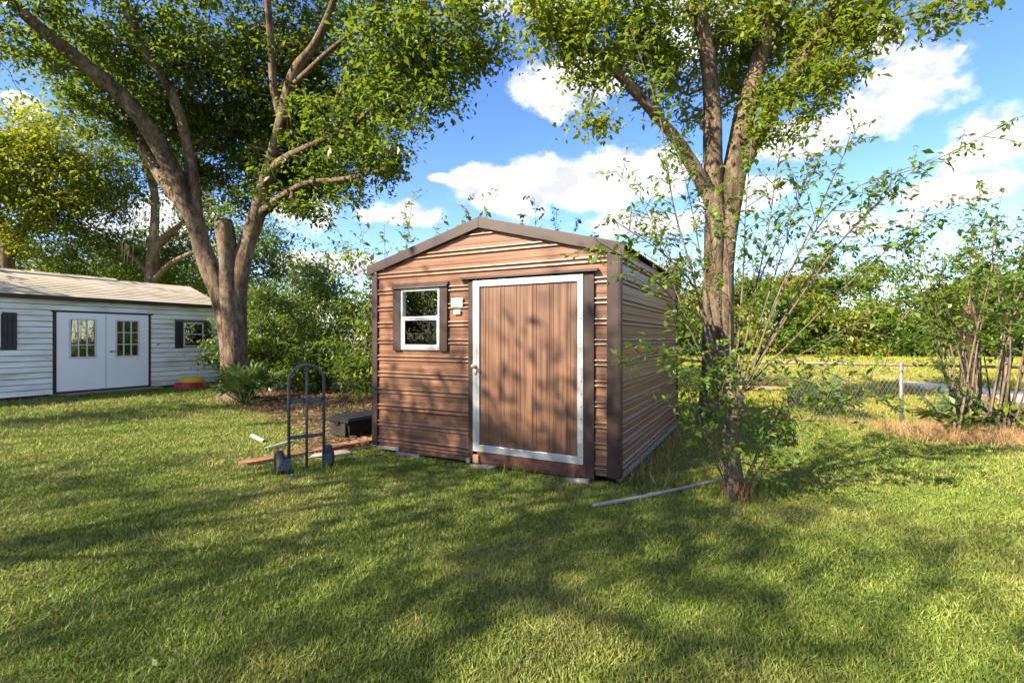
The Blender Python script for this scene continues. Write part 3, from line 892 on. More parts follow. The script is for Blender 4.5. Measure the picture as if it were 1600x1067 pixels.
make_outbuilding()
B0 = np.array([-11.635, 12.4])


def out_pt(x, y):
    """along the outbuilding's front, y metres out from it"""
    return B0 + EV * x + EX * y


st = empty('door_step', (*out_pt(0, 0), 0), math.pi / 2 - A0)
tag(st, 'low weathered plank step in front of the white double doors', 'step')
for k in range(3):
    MB().box(-.1 + .1 * k, 2.35 - .02 * k, -.17 - k * .15, -.03 - k * .15, .035, .075).build('plank', 'old_decking', st, .004)
for x in (.0, 1.1, 2.1):
    MB().box(x + .12, x + .2, -.46, -.05, .0, .034).build('bearer', 'dark_fascia', st)

# toys by the wall
for nm, mt, c, rad, z, hgt, lab in (('red_tub', 'red_plastic', out_pt(2.95, .62), .42, 0, .17, 'round red plastic play tub lying by the white wall'),
                                    ('yellow_tub', 'yellow_plastic', out_pt(3.02, .6), .34, .17, .15, 'round yellow plastic play tub stacked on the red one')):
    t = empty(nm, (c[0], c[1], z)); tag(t, lab, 'tub')
    MB().lathe([(rad * .2, hgt), (rad * .86, hgt), (rad * .93, hgt * .86), (rad * .96, hgt * .3), (rad, hgt * .26), (rad, 0), (rad * .94, 0), (rad * .9, hgt * .8), (.01, hgt * .85)], (0, 0, 0), 28).build('shell', mt, t, smooth=True)
    MB().lathe([(rad * .3, hgt - .01), (rad * .3, hgt + .012), (rad * .24, hgt + .012), (rad * .001, hgt)], (0, 0, 0), 20).build('moulded_centre', mt, t, smooth=True)


# ------------------------------------------------------------------ hand truck
def make_hand_truck():
    a, b = gnd(446, 743), gnd(511, 733)
    d = (b - a).normalized(); rz = math.atan2(d.y, d.x)
    s = empty('hand_truck', (a + b) / 2, rz)
    tag(s, 'dark steel two wheeled hand truck standing on the lawn', 'hand truck')
    w, h, r = .185, 1.2, .017
    arc = [(math.cos(t) * w, 0, h - w + math.sin(t) * w) for t in np.linspace(math.pi, 0, 15)]
    MB().tube([(-w, 0, .03)] + arc + [(w, 0, .03)], r, 12).build('frame_tube', 'truck_paint', s, smooth=True)
    MB().tube([(0, 0, .03), (0, -.0, h - .01)], .014, 10).build('centre_tube', 'truck_paint', s, smooth=True)
    for z, hh in ((.80, .028), (.40, .02)):
        MB().prism([(-w + .012, .018), (0, .03), (w - .012, .018), (w - .012, .024), (0, .036), (-w + .012, .024)], 'z', z - hh, z + hh).build('cross_bar', 'truck_paint', s)
    MB().tube([(-.27, .1, .13), (.27, .1, .13)], .01, 8).build('axle', 'galvanised', s)
    for sg in (-1, 1):
        MB().prism([(-.02, .06), (.13, .08), (.13, .18), (-.02, .2)], 'x', sg * (w + .017), sg * (w + .026)).build('wheel_bracket', 'bracket_paint', s)
        MB().box(min(sg * (w - .01), sg * (w + .085)), max(sg * (w - .01), sg * (w + .085)), -.03, -.019, .06, .185).build('guard_plate', 'bracket_paint', s, .004)
        c = (sg * (w + .075), .1, .13)
        ty = MB().lathe([(.075, -.03), (.11, -.04), (.128, -.03), (.131, 0), (.128, .03), (.11, .04), (.075, .03), (.075, -.03)], c, 26, 'x').build('wheel', 'tyre_rubber', s, smooth=True)
        MB().lathe([(.012, -.034), (.07, -.024), (.078, -.031), (.078, .031), (.07, .024), (.012, .034)], c, 20, 'x').build('rim', 'truck_paint', ty, smooth=True)
    MB().box(-.2, .2, -.2, .02, .004, .012).build('toe_plate', 'truck_paint', s, .003)
    for x in (-w, 0, w):
        MB().box(x - .02, x + .02, .0, .028, .012, .07).build('foot_lug', 'truck_paint', s, .003)


make_hand_truck()


# ------------------------------------------------------------------ lying about
def rod(name, p, q, r, mat, label, cat, hollow=True):
    p, q = Vector(p), Vector(q); d = q - p
    o = empty(name, p, math.atan2(d.y, d.x)); L = d.length
    tag(o, label, cat)
    ri = r * .8
    prof = [(ri, .12), (ri, 0), (r, 0), (r, L), (ri, L), (ri, L - .12)]
    m = MB().lathe(prof, (0, 0, r + .004), 18, 'x'); m.build('pipe_wall', mat, o, smooth=False)
    return o


rod('pipe_offcut', gnd(413, 693), gnd(394, 684), .028, 'pale_pvc', 'short pale plastic pipe offcut lying on the lawn', 'pipe')
rod('pipe_length', gnd(416, 706), gnd(458, 693), .03, 'pale_pvc', 'longer pale green plastic pipe lying beside the brown plank', 'pipe')
lp = empty('long_grey_pipe', gnd(926, 794)); tag(lp, 'long thin grey plastic pipe on grass reaching the sprouting stump', 'pipe')
e = gnd(1128, 757) - gnd(926, 794)
MB().tube([(0, 0, .024), (e.x * .35, e.y * .35 - .012, .026), (e.x * .7, e.y * .7 + .01, .034), (e.x, e.y, .05)], .018, 14).build('pipe_wall', 'grey_pvc', lp, smooth=True)
mid = e * .42
MB().tube([(mid.x - e.x * .03, mid.y - e.y * .03, .027), (mid.x + e.x * .03, mid.y + e.y * .03, .028)], .0215, 14).build('coupling', 'grey_pvc', lp, smooth=True)


def plank(name, p, q, w, th, z, mat, label, tip=0.06):
    p, q = Vector(p), Vector(q); d = q - p; L = d.length
    o = MB()
    o.prism([(0, w * .3), (w * tip * 6, 0), (L, 0), (L + .02, w * .5), (L - .03, w), (w * tip * 4, w)], 'z', 0, th)
    o = o.build(name, mat, None, .004)
    o.location = (p.x, p.y, z); o.rotation_euler = (0, 0.0, math.atan2(d.y, d.x))
    tag(o, label, 'plank')
    return o


plank('brown_plank', gnd(376, 731), gnd(592, 690), .2, .03, .012, 'brown_plank', 'long reddish brown plank lying between the hand truck and the shed')
plank('grey_plank', gnd(484, 721), gnd(548, 712), .22, .03, .012, 'grey_plank', 'short pale grey board lying behind the hand truck wheel', .12)


def make_box():
    p, q = gnd(546, 689), gnd(590, 676)
    d = (q - p).normalized(); d = Vector((0.60, 0.80, 0)).normalized(); rz = math.atan2(d.y, d.x)
    p = p + Vector((-.05, .08, 0))
    s = empty('storage_box', p, rz); tag(s, 'low black plastic storage box with overhanging lid beside the shed', 'box')
    L, W, Hh = 1.15, .58, .3
    m = MB().box(.05, L - .05, .04, W - .04, 0, Hh - .07)
    m.v = [(x + (.03 if x < .5 else -.03) * (1 if z < .1 else 0), y + (.03 if y < .3 else -.03) * (1 if z < .1 else 0), z) for x, y, z in m.v]
    m.build('body', 'black_plastic', s, .012)
    MB().box(.02, .0495, .1, W - .1, .03, Hh - .085).build('end_panel', 'woven_plastic', s, .006)
    MB().box(0, L, 0, W, Hh - .07, Hh - .02).box(.03, L - .03, .03, W - .03, Hh - .02, Hh).build('lid', 'black_plastic', s, .012)
    MB().box(-.012, 0, W * .4, W * .6, Hh - .1, Hh - .04).build('latch', 'black_plastic', s, .004)


make_box()
for px, py, hh, lab in ((425, 611, .2, 'small white jar on leaf litter, nearer the palmetto'), (434, 607, .26, 'taller white jar on leaf litter against the hedge')):
    o = empty('white_jar', gnd(px, py)); tag(o, lab, 'jar', 'white jars on the leaf litter')
    MB().lathe([(.001, 0), (.07, 0), (.085, .03), (.085, hh * .7), (.06, hh * .82), (.06, hh), (.05, hh), (.05, hh * .7)], (0, 0, 0), 18).build('body', 'white_glaze', o, smooth=True)
    MB().lathe([(.064, hh * .9), (.068, hh * .92), (.068, hh + .01), (.001, hh + .014)], (0, 0, 0), 18).build('lid', 'white_glaze', o, smooth=True)


# ------------------------------------------------------------------ chain-link fence
def make_fence():
    s = empty('chain_link_fence', (FENCE_P[0], FENCE_P[1], 0), -A0)
    tag(s, 'rusty grey chain link fence with top rail along the pasture', 'fence')
    hgt, x0, x1 = 1.05, -7.6, 6.1
    for x in (-6.1, -3.05, 0, 3.05, 6.1):
        p = MB().tube([(x, 0, -.05), (x, 0, hgt + .01)], .03, 12).build('post', 'galvanised', s, smooth=True)
        MB().lathe([(.036, hgt - .02), (.037, hgt + .02), (.02, hgt + .04), (.001, hgt + .045)], (x, 0, 0), 12).build('post_cap', 'galvanised', p, smooth=True)
    MB().tube([(x0, .0, hgt - .005), (x1, .0, hgt - .005)], .021, 10).build('top_rail', 'galvanised', s, smooth=True)
    MB().tube([(x0, -.03, .06), (x1, -.03, .06)], .003, 5).build('tension_wire', 'galvanised', s)
    cell = .058; n = int((x1 - x0) / cell); rows = int((hgt - .08) / cell)
    A, B = [], []
    for i in range(n):
        x = x0 + i * cell
        for sg in (1, -1):
            for k in range(rows):
                za, zb = .05 + k * cell, .05 + (k + 1) * cell
                off = (k % 2)
                xa = x + (off * cell / 2 if sg > 0 else -off * cell / 2)
                xb = x + ((1 - off) * cell / 2 if sg > 0 else -(1 - off) * cell / 2)
                A.append((xa, -.034 + .003 * sg, za)); B.append((xb, -.034 + .003 * sg, zb))
    A, B = np.array(A), np.array(B); r = np.full(len(A), .0021)
    V, Q = edge_tubes(A, B, r, r, 3)
    tag(np_mesh('wire_mesh', V, Q, 'galvanised', s), kind='stuff')


make_fence()

# a low bench and a bucket left in the pasture behind the sprouting stump
bp = np.array([5.55, 11.0])
bn = empty('plank_bench', (*bp, 0), -.2); tag(bn, 'low weathered plank bench standing in the pasture behind the fence', 'bench')
for k in range(3): MB().box(-.85, .85, -.22 + k * .15, -.08 + k * .15, .36, .4).build('plank', 'raw_wood', bn, .004)
for sx in (-1, 1):
    for sy in (-1, 1): MB().box(sx * .7 - .04, sx * .7 + .04, sy * .15 - .04, sy * .15 + .04, 0, .359).build('leg', 'brown_plank', bn, .004)
bk = empty('bucket', (6.35, 10.75, 0)); tag(bk, 'pale blue plastic bucket on the grass beside the plank bench', 'bucket')
MB().lathe([(.001, .01), (.12, 0), (.15, .3), (.16, .3), (.16, .33), (.145, .33), (.115, .03), (.001, .03)], (0, 0, 0), 20).build('body', 'blue_plastic', bk, smooth=True)
MB().tube([(-.155, 0, .3), (-.13, -.1, .2), (0, -.16, .14), (.13, -.1, .2), (.155, 0, .3)], .006, 6).build('handle', 'galvanised', bk)


# ------------------------------------------------------------------ trees
def limb(pts):
    """(px, py, depth, width px) -> x, y, z, radius"""
    return np.array([[*at(a, b, d), w / 2 / F * d] for a, b, d, w in pts])


def pxblobs(bl):
    return [(at(a, b, d), rp / F * d) for a, b, d, rp in bl]


def oak_beside_outbuilding():
    D = 11.9
    base = gnd(372, 624)
    limbs = [
        limb([(357, 628, D, 36), (358, 590, D, 24), (356, 535, D, 23), (350, 490, D, 26), (338, 445, D, 28), (320, 398, D, 28), (297, 328, 11.7, 27), (255, 240, 11.4, 25), (205, 165, 11.0, 23),
              (130, 100, 10.4, 20), (75, 55, 10.0, 18), (15, 2, 9.6, 16), (-80, -90, 9.2, 11)]),
        limb([(368, 630, D - .1, 40), (366, 590, D - .1, 28), (364, 535, D - .1, 26), (360, 480, D - .1, 26), (357, 430, D - .1, 25), (354, 390, D - .15, 25), (351, 352, D - .2, 26), (351, 344, D - .2, 24)]),
        limb([(384, 628, D, 36), (375, 585, D, 23), (373, 535, D, 22), (371, 490, D, 24), (374, 440, D, 26), (384, 388, D, 26), (402, 335, D, 25), (422, 262, 11.7, 22), (441, 190, 11.3, 19), (461, 115, 10.9, 16),
              (492, 70, 10.6, 13), (522, 0, 10.2, 10), (550, -110, 9.8, 7)]),
        limb([(300, 330, 11.75, 26), (262, 290, 12.4, 20), (215, 215, 13.0, 16), (180, 150, 13.4, 11), (120, 60, 13.6, 7)]),
        limb([(312, 385, 11.85, 18), (298, 250, 11.6, 16), (270, 150, 11.2, 15), (232, 90, 10.9, 14), (205, 30, 10.6, 13), (170, -60, 10.2, 9)]),
        limb([(441, 195, 11.3, 14), (428, 140, 11.1, 12), (424, 70, 10.8, 12), (418, 0, 10.5, 10), (410, -120, 10, 7)]),
        limb([(420, 268, 11.7, 16), (450, 245, 11.3, 12), (490, 225, 10.9, 9), (560, 190, 10.3, 7), (632, 108, 9.6, 5), (720, 60, 9.0, 3)]),
        limb([(461, 130, 10.9, 9), (540, 60, 10.0, 7), (620, 30, 9.2, 6), (720, 20, 8.6, 4)]),
        limb([(405, 335, 11.9, 16), (470, 290, 11.2, 10), (540, 280, 10.6, 7), (600, 265, 10.1, 4)]),
    ]
    blobs = pxblobs([
        (20, 60, 10.2, 80), (100, 60, 10.6, 110), (90, 130, 11.6, 62), (190, 70, 11.4, 125), (170, 160, 12.6, 70), (290, 90, 12.4, 130), (250, 190, 13.0, 70), (380, 90, 12.2, 130),
        (330, 200, 13.2, 100), (400, 200, 13.4, 85), (480, 60, 12.6, 110), (500, 150, 12.8, 90), (580, 60, 9.8, 95), (660, 60, 9.4, 95), (735, 40, 9.0, 75), (770, 80, 8.8, 34),
        (520, 230, 11.2, 78), (590, 250, 10.5, 55), (625, 235, 10.2, 30), (480, 290, 11.8, 62), (430, 285, 12.6, 60), (555, 310, 11.2, 28), (680, 155, 9.4, 42), (660, 190, 9.5, 26), (600, 150, 10, 42),
        (715, 130, 9.1, 30), (380, 310, 12.2, 34), (310, 270, 12.9, 46), (540, 200, 10.6, 70), (620, 170, 9.9, 48), (560, 270, 10.6, 52), (450, 230, 12.9, 60), (410, 300, 11.5, 34), (470, 330, 11.4, 40), (520, 320, 11, 36), (360, 325, 11.5, 22), (640, 100, 9.6, 70), (740, 100, 9, 40), (700, 150, 9.3, 30), (430, 255, 13.3, 85), (520, 265, 12.9, 75), (565, 205, 12.6, 70), (470, 170, 13.2, 80), (610, 120, 12, 80), (150, 110, 13, 80),
        (60, -80, 10, 100), (230, -110, 11, 130), (430, -110, 11, 130), (620, -80, 9.6, 100), (750, -70, 9, 70), (330, -270, 11.5, 120)])
    r = np.random.default_rng(11)
    cl = blob_points(blobs, r, 35, 1.2)
    # the limbs stand on the near side of the crown
    front = (cl[:, 0] / cl[:, 1] * F + 800 < 585) & (cl[:, 1] < 11.9)
    cl = cl[~front | (r.uniform(0, 1, len(cl)) < .5)]
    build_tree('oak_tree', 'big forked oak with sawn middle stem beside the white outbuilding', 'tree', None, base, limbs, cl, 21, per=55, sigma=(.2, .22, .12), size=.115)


def oak_behind_shed():
    D = 8.9
    base = gnd(1132, 656)
    limbs = [
        limb([(1116, 662, D, 52), (1115, 590, D, 34), (1114, 480, D, 31), (1115, 400, D, 31), (1118, 320, D, 31), (1115, 250, D, 28), (1113, 170, 8.8, 25), (1104, 80, 8.6, 22), (1088, 0, 8.4, 18), (1070, -130, 8.2, 12)]),
        limb([(1138, 660, D, 48), (1133, 590, D, 32), (1131, 480, D, 30), (1133, 400, D, 30), (1140, 320, D, 33), (1148, 260, D, 33), (1166, 170, 9.0, 31), (1190, 80, 9.0, 26), (1214, 0, 9.0, 21), (1245, -130, 9, 14)]),
        limb([(1118, 330, D, 24), (1100, 290, D - .1, 22), (1062, 225, 8.6, 19), (1022, 178, 8.4, 16), (962, 112, 8.2, 15), (905, 62, 8.0, 11), (868, 15, 7.9, 7)]),
        limb([(1156, 262, D, 30), (1200, 185, 8.8, 22), (1245, 110, 8.6, 19), (1300, 20, 8.4, 15), (1330, -50, 8.2, 10)]),
        limb([(1185, 100, 9, 14), (1180, 40, 9.1, 14), (1172, -40, 9.2, 9)]),
        limb([(1195, 80, 9.0, 12), (1250, 30, 9.2, 10), (1290, -20, 9.3, 7)]),
        limb([(962, 112, 8.2, 8), (930, 140, 8.1, 5), (915, 190, 8.0, 3)]),
        limb([(1330, -50, 8.2, 8), (1420, -40, 7.8, 6), (1490, 5, 7.4, 3)]),
    ]
    blobs = pxblobs([
        (850, 20, 8.0, 55), (890, 50, 8.1, 60), (950, 30, 8.3, 70), (930, 120, 8.1, 42), (900, 85, 8.0, 40), (925, 185, 8.0, 27), (945, 205, 8.0, 16), (1000, 90, 8.5, 55), (1030, 40, 8.6, 65), (1050, 130, 9.2, 40),
        (1130, 50, 9.2, 80), (1150, 130, 10.0, 52), (1230, 40, 9.2, 85), (1300, 50, 8.6, 72), (1345, 25, 8.3, 50), (1270, 125, 8.6, 58), (1310, 115, 8.4, 38), (1215, 165, 8.7, 46), (1185, 205, 8.7, 34),
        (1085, 185, 9.4, 26), (1240, 205, 8.6, 22), (1370, 50, 8.1, 24), (1010, 170, 8.7, 22), (1485, 15, 7.4, 34), (1450, 5, 7.5, 20), (1540, -6, 7.4, 22),
        (860, -70, 8.2, 70), (1000, -90, 8.6, 90), (1200, -90, 9.2, 100), (1350, -70, 8.5, 60)])
    r = np.random.default_rng(12)
    cl = blob_points(blobs, r, 74, 1.2)
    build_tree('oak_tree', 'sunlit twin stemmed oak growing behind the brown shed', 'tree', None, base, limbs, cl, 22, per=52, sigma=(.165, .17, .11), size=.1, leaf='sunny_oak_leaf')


oak_beside_outbuilding()
oak_behind_shed()


# trees beyond the outbuilding
def tree_yellow():
    D = 21
    base = gnd(14, CY + H * F / D)
    limbs = [limb([(6, 582, D, 24), (10, 440, D, 22), (14, 385, D, 20), (45, 345, D, 15), (70, 300, D, 10), (60, 220, D, 6)]),
             limb([(14, 390, D, 14), (-10, 320, D, 12), (-30, 250, D, 8)]), limb([(45, 345, D, 10), (110, 320, D, 7), (150, 290, D, 4)])]
    bl = pxblobs([(30, 230, 20, 70), (90, 250, 20.5, 75), (20, 310, 21, 60), (110, 320, 21, 65), (60, 360, 21, 50), (-40, 260, 20, 90), (150, 270, 21, 45), (60, 190, 21, 35), (0, 400, 22, 40), (-60, 380, 21, 60)])
    cl = blob_points(bl, np.random.default_rng(31), 26, 1.1)
    build_tree('yellow_green_tree', 'yellow green leafy tree rising over the outbuilding roof', 'tree', 'trees behind the outbuilding', base, limbs, cl, 33, per=52, sigma=(.38, .4, .22), size=.15, leaf='sunlit_yellow_leaf', bark='far_bark', sides=10)


def tree_live_oak():
    D = 22
    base = gnd(238, CY + H * F / D)
    limbs = [limb([(236, 582, D, 22), (236, 440, D, 17), (240, 380, D, 14), (242, 310, D, 11), (228, 260, D, 9), (205, 200, D, 7)]),
             limb([(240, 390, D, 14), (265, 365, D, 11), (290, 345, D, 8), (330, 310, D, 5)]), limb([(242, 312, D, 10), (240, 250, D, 8), (250, 190, D, 5)]),
             limb([(238, 440, D, 9), (270, 410, D - .5, 8), (330, 385, D - 1, 6), (400, 380, D - 1, 4)]), limb([(236, 430, D, 8), (190, 390, D, 6), (130, 380, D, 4)])]
    bl = pxblobs([(200, 220, 21, 60), (260, 230, 22, 55), (180, 300, 22, 55), (300, 300, 23, 55), (150, 380, 22, 45), (215, 390, 23.5, 55), (290, 390, 23.5, 50), (330, 350, 22, 45), (120, 420, 22.5, 35), (400, 370, 22, 45), (260, 430, 23.5, 40)])
    cl = blob_points(bl, np.random.default_rng(32), 19, 1.0)
    t = build_tree('live_oak', 'spreading live oak hung with grey moss behind the outbuilding', 'tree', 'trees behind the outbuilding', base, limbs, cl, 34, per=48, sigma=(.38, .4, .2), size=.15, leaf='hedge_leaf', bark='far_bark', sides=10)
    r = np.random.default_rng(5)
    A, B = [], []
    for k in range(36):
        c = np.array(at(r.uniform(190, 360), r.uniform(250, 385), r.uniform(20, 23)))
        for q in range(7):
            p = c + r.normal(0, .09, 3); L = r.uniform(.2, .95)
            p2 = p + np.array([r.normal(0, .06), r.normal(0, .06), -L])
            A.append(p); B.append(p2)
    A, B = np.array(A) - np.array(base), np.array(B) - np.array(base)
    V, Q = edge_tubes(A, B, np.full(len(A), .018), np.full(len(A), .003), 3)
    tag(np_mesh('hanging_moss', V, Q, 'moss', t, False, np.full(len(V), .5)), kind='stuff')


tree_yellow()
tree_live_oak()


def bush_tree(name, label, group, x, y, h, rad, seed, leaf, size, per, dens, low=.15, cat='tree', trunk=.12, sig=.5, bark='far_bark'):
    r = np.random.default_rng(seed)
    base = (x, y, 0)
    top = np.array([x + r.normal(0, .3), y, h * .8])
    limbs = [np.array([[x, y, -.05, trunk], [x + r.normal(0, .1), y, h * .25, trunk * .75], [x + r.normal(0, .25), y, h * .5, trunk * .5], [*top, trunk * .15]])]
    for k in range(4):
        a = r.uniform(0, 6.28); s = np.array([x, y, h * r.uniform(.15, .4)])
        e = s + np.array([math.cos(a) * rad * .7, math.sin(a) * rad * .7, h * .35])
        m = (s + e) / 2 + np.array([0, 0, -.08 * h])
        limbs.append(np.array([[*s, trunk * .5], [*m, trunk * .35], [*e, trunk * .1]]))
    bl = []
    for k in range(9):
        a = r.uniform(0, 6.28); q = r.uniform(.15, .75) * rad; z = h * (low + (0.86 - low) * r.uniform(0, 1))
        bl.append((np.array([x + math.cos(a) * q, y + math.sin(a) * q, z]), rad * r.uniform(.32, .52)))
    cl = blob_points(bl, r, dens, 1.0)
    return build_tree(name, label, cat, group, base, limbs, cl, seed + 500, per=per, sigma=(sig, sig, sig * .6), size=size, leaf=leaf, bark=bark, sides=8, tip=.006 * max(1, h / 5), step=h * .12, rmax=.08, zmin=.2)


# darker trees closing the view behind the outbuilding and the hedge
for i, (px, d, h, rad, lab) in enumerate(((60, 27, 8.5, 4.0, 'dark leafy tree standing behind the yellow green tree'), (180, 30, 9, 4.2, 'tall dark tree standing behind the live oak'),
                                          (330, 27, 8, 3.8, 'dense tree showing between the live oak and the forked oak'), (440, 25, 7.4, 3.4, 'round green tree rising behind the hedge by the forked oak'),
                                          (530, 29, 7.2, 3.6, 'small green tree rising behind the hedge beside the shed'), (-90, 24, 8, 4, 'broad tree standing beyond the far end of the outbuilding'), (125, 26, 7.5, 3.6, 'green tree filling the gap between the yellow green tree and the live oak'), (265, 28, 8, 3.8, 'green tree showing through the live oak branches'))):
    bush_tree('background_tree', lab, 'trees behind the outbuilding', (px - 800) / F * d, d, h, rad, 60 + i, ('hedge_leaf', 'oak_leaf')[i % 2], .2, 46, 7.0, sig=.5)

# hedge shrubs between the forked oak and the shed
for i, (px, d, h, rad, lab) in enumerate(((418, 13.8, 3.3, 1.1, 'leafy green shrub growing right against the forked oak'), (468, 14.0, 2.8, 1.05, 'lower leafy shrub behind the hand truck handle'),
                                          (520, 13.4, 2.9, 1.05, 'sunlit leafy shrub behind the black storage box'), (572, 12.6, 3.0, 1.1, 'tall leafy shrub pressed against the shed corner'),
                                          (380, 15.5, 3.4, 1.2, 'tall shrub standing behind the forked oak trunk'), (500, 15.8, 4.0, 1.5, 'tall shrub forming the back of the hedge'), (640, 13.6, 2.6, 1.1, 'shrub hidden mostly behind the brown shed'))):
    bush_tree('hedge_shrub', lab, 'hedge shrubs beside the shed', (px - 800) / F * d, d, h, rad, 80 + i, 'hedge_leaf', .1, 34, 85, .08, 'shrub', .05, .2, 'stem_bark')

# far tree line beyond the pasture
k = 0
r_ = np.random.default_rng(99)
for row, d0 in ((0, 40.5), (1, 47.0)):
    for px in np.arange(1035, 1800, 58) + (27 if row else 0) + r_.uniform(-12, 12, 14):
        d = d0 + r_.uniform(-2.5, 2.5); x = (px - 800) / F * d
        h = (5.6 if row == 0 else 9.2) + r_.uniform(-1.8, 1.8) + (1.0 if px > 1500 else 0)
        side = 'front' if row == 0 else 'back'
        bush_tree('pasture_tree', 'sunlit round crowned tree in the %s row across the pasture' % side, '%s row of trees across the pasture' % side, x, d, h, 2.8 + r_.uniform(-.6, .9), 200 + k, ('far_leaf', 'sunny_oak_leaf', 'hedge_leaf', 'hedge_leaf', 'pale_leaf')[int(r_.integers(0, 5))], .34, 42, 8.0, .05, trunk=.2, sig=.6)
        k += 1
for i, px in enumerate((610, 720, 840, 950)):
    d = 44; bush_tree('pasture_tree', 'tree standing far behind the brown shed roof', 'trees far behind the shed', (px - 800) / F * d, d, 6.0, 3.0, 300 + i, 'far_leaf', .34, 40, 7.0, .05, trunk=.2, sig=.6)

# shade trees behind the photographer: they throw the dappled shade on lawn and shed
for i, (x, y, h, rad, dn, low, tk, lab) in enumerate(((-16.5, -4.0, 16, 4.0, 2.8, .5, .12, 'tall shade tree behind the viewpoint, nearest the boundary trees'), (-20, 1.5, 16, 4.2, 5.0, .5, .16, 'tall shade tree past the outbuilding, outside the view'),
                                              (-18.5, 9.0, 9.0, 3.4, 7.0, .45, .26, 'low shade tree standing past the far end of the outbuilding'), (-11.0, -4.8, 14, 2.8, 2.8, .5, .09, 'slim shade tree on the lawn behind the viewpoint'),
                                              (-16.8, -9.0, 16, 3.2, 2.8, .5, .12, 'tall shade tree behind the slim shade tree'), (-7.9, 0.8, 10.5, 2.8, 3.0, .5, .07, 'thin crowned shade tree on the lawn facing the shed window, outside the view'))):
    bush_tree('shade_tree', lab, 'shade trees round the lawn', x, y, h, rad, 400 + i, 'oak_leaf', .14, 52, dn, low, trunk=tk, sig=.42, bark='oak_bark')
for i, (x, y, lab) in enumerate(((-25, -3, 'leafy boundary tree reflected in the shed window'), (-24, -10, 'boundary tree at the garden edge behind the viewpoint'), (-27, 4, 'boundary tree beyond the shade tree past the outbuilding'))):
    bush_tree('boundary_tree', lab, 'boundary trees', x, y, 7.5, 3.6, 450 + i, 'oak_leaf', .26, 42, 7.0, .08, trunk=.22, sig=.55)


# ------------------------------------------------------------------ sprouting shrubs
def sprouter(name, label, group, base, trunk, stems, seed, leaf='privet_leaf', size=.048, twig_every=.22, leaves=9, start=.45, low=None, bark='stem_bark'):
    """thin whippy stems, side twigs and paired leaves; stems are lists of (x, y, z, radius)"""
    r = np.random.default_rng(seed); b = np.array(base, float)
    root = empty(name, tuple(base)); tag(root, label, 'shrub', group)
    if trunk is not None: limb_mesh(trunk, 'trunk', root, bark, 14, 6, .09, seed, b)
    lp_, ld = [], []; A, B, ra, rb = [], [], [], []
    for s in stems:
        P = catmull(s, 7); limb_mesh(s, 'stem', root, bark, 6, 7, .03, seed, b)
        seg = np.linalg.norm(np.diff(P[:, :3], axis=0), axis=1); cum = np.concatenate([[0], np.cumsum(seg)]); L = cum[-1]
        t = L * start
        while t < L:
            p = np.array([np.interp(t, cum, P[:, k]) for k in range(3)])
            j = min(np.searchsorted(cum, t), len(P) - 1); d = P[j, :3] - P[max(j - 1, 0), :3]; d = d / (np.linalg.norm(d) + 1e-9)
            o = r.normal(0, 1, 3); o -= d * (o @ d); o /= np.linalg.norm(o)
            dr = d * .6 + o * .9 + np.array([0, 0, .05]); dr /= np.linalg.norm(dr)
            tl = r.uniform(.18, .5) * (1.15 - .5 * t / L)
            q = p + dr * tl * .5; e_ = p + dr * tl + np.array([0, 0, -.04 * tl])
            A += [p, q]; B += [q, e_]; ra += [.0045, .003]; rb += [.003, .0012]
            n = max(3, int(leaves * r.uniform(.5, 1.4)))
            for u in np.linspace(.25, 1, n):
                lp_.append(p + (e_ - p) * u + r.normal(0, .012, 3))
            t += twig_every * r.uniform(.5, 1.6)
        for u in np.linspace(.75, 1, 6):
            lp_.append(np.array([np.interp(L * u, cum, P[:, k]) for k in range(3)]) + r.normal(0, .015, 3))
    if low is not None:
        for c, rad, n in low: lp_ += list(np.asarray(c) + r.normal(0, rad, (n, 3)) * np.array([.8, .8, .6]))
    V, Q = edge_tubes(np.array(A) - b, np.array(B) - b, np.array(ra), np.array(rb), 4)
    tag(np_mesh('twigs', V, Q, bark, root, True), kind='stuff')
    lp_ = np.array(lp_); lp_ = lp_[lp_[:, 2] > .05]
    V, Q = leaf_quads(lp_, size, r, .48, .15, .45)
    tint = np.repeat(np.clip(.5 + r.normal(0, .24, len(lp_)), 0, 1), 4)
    tag(np_mesh('foliage', V - b, Q, leaf, root, False, tint), kind='stuff')
    return root


def stem_px(start, via, end, d0, d1, r0, seed):
    r = np.random.default_rng(seed)
    pts = [start] + via + [end]; n = len(pts); out = []
    for i, (a, b) in enumerate(pts):
        d = d0 + (d1 - d0) * i / (n - 1)
        out.append([*at(a, b, d), r0 * .8 * (1 - .85 * i / (n - 1))])
    return np.array(out)


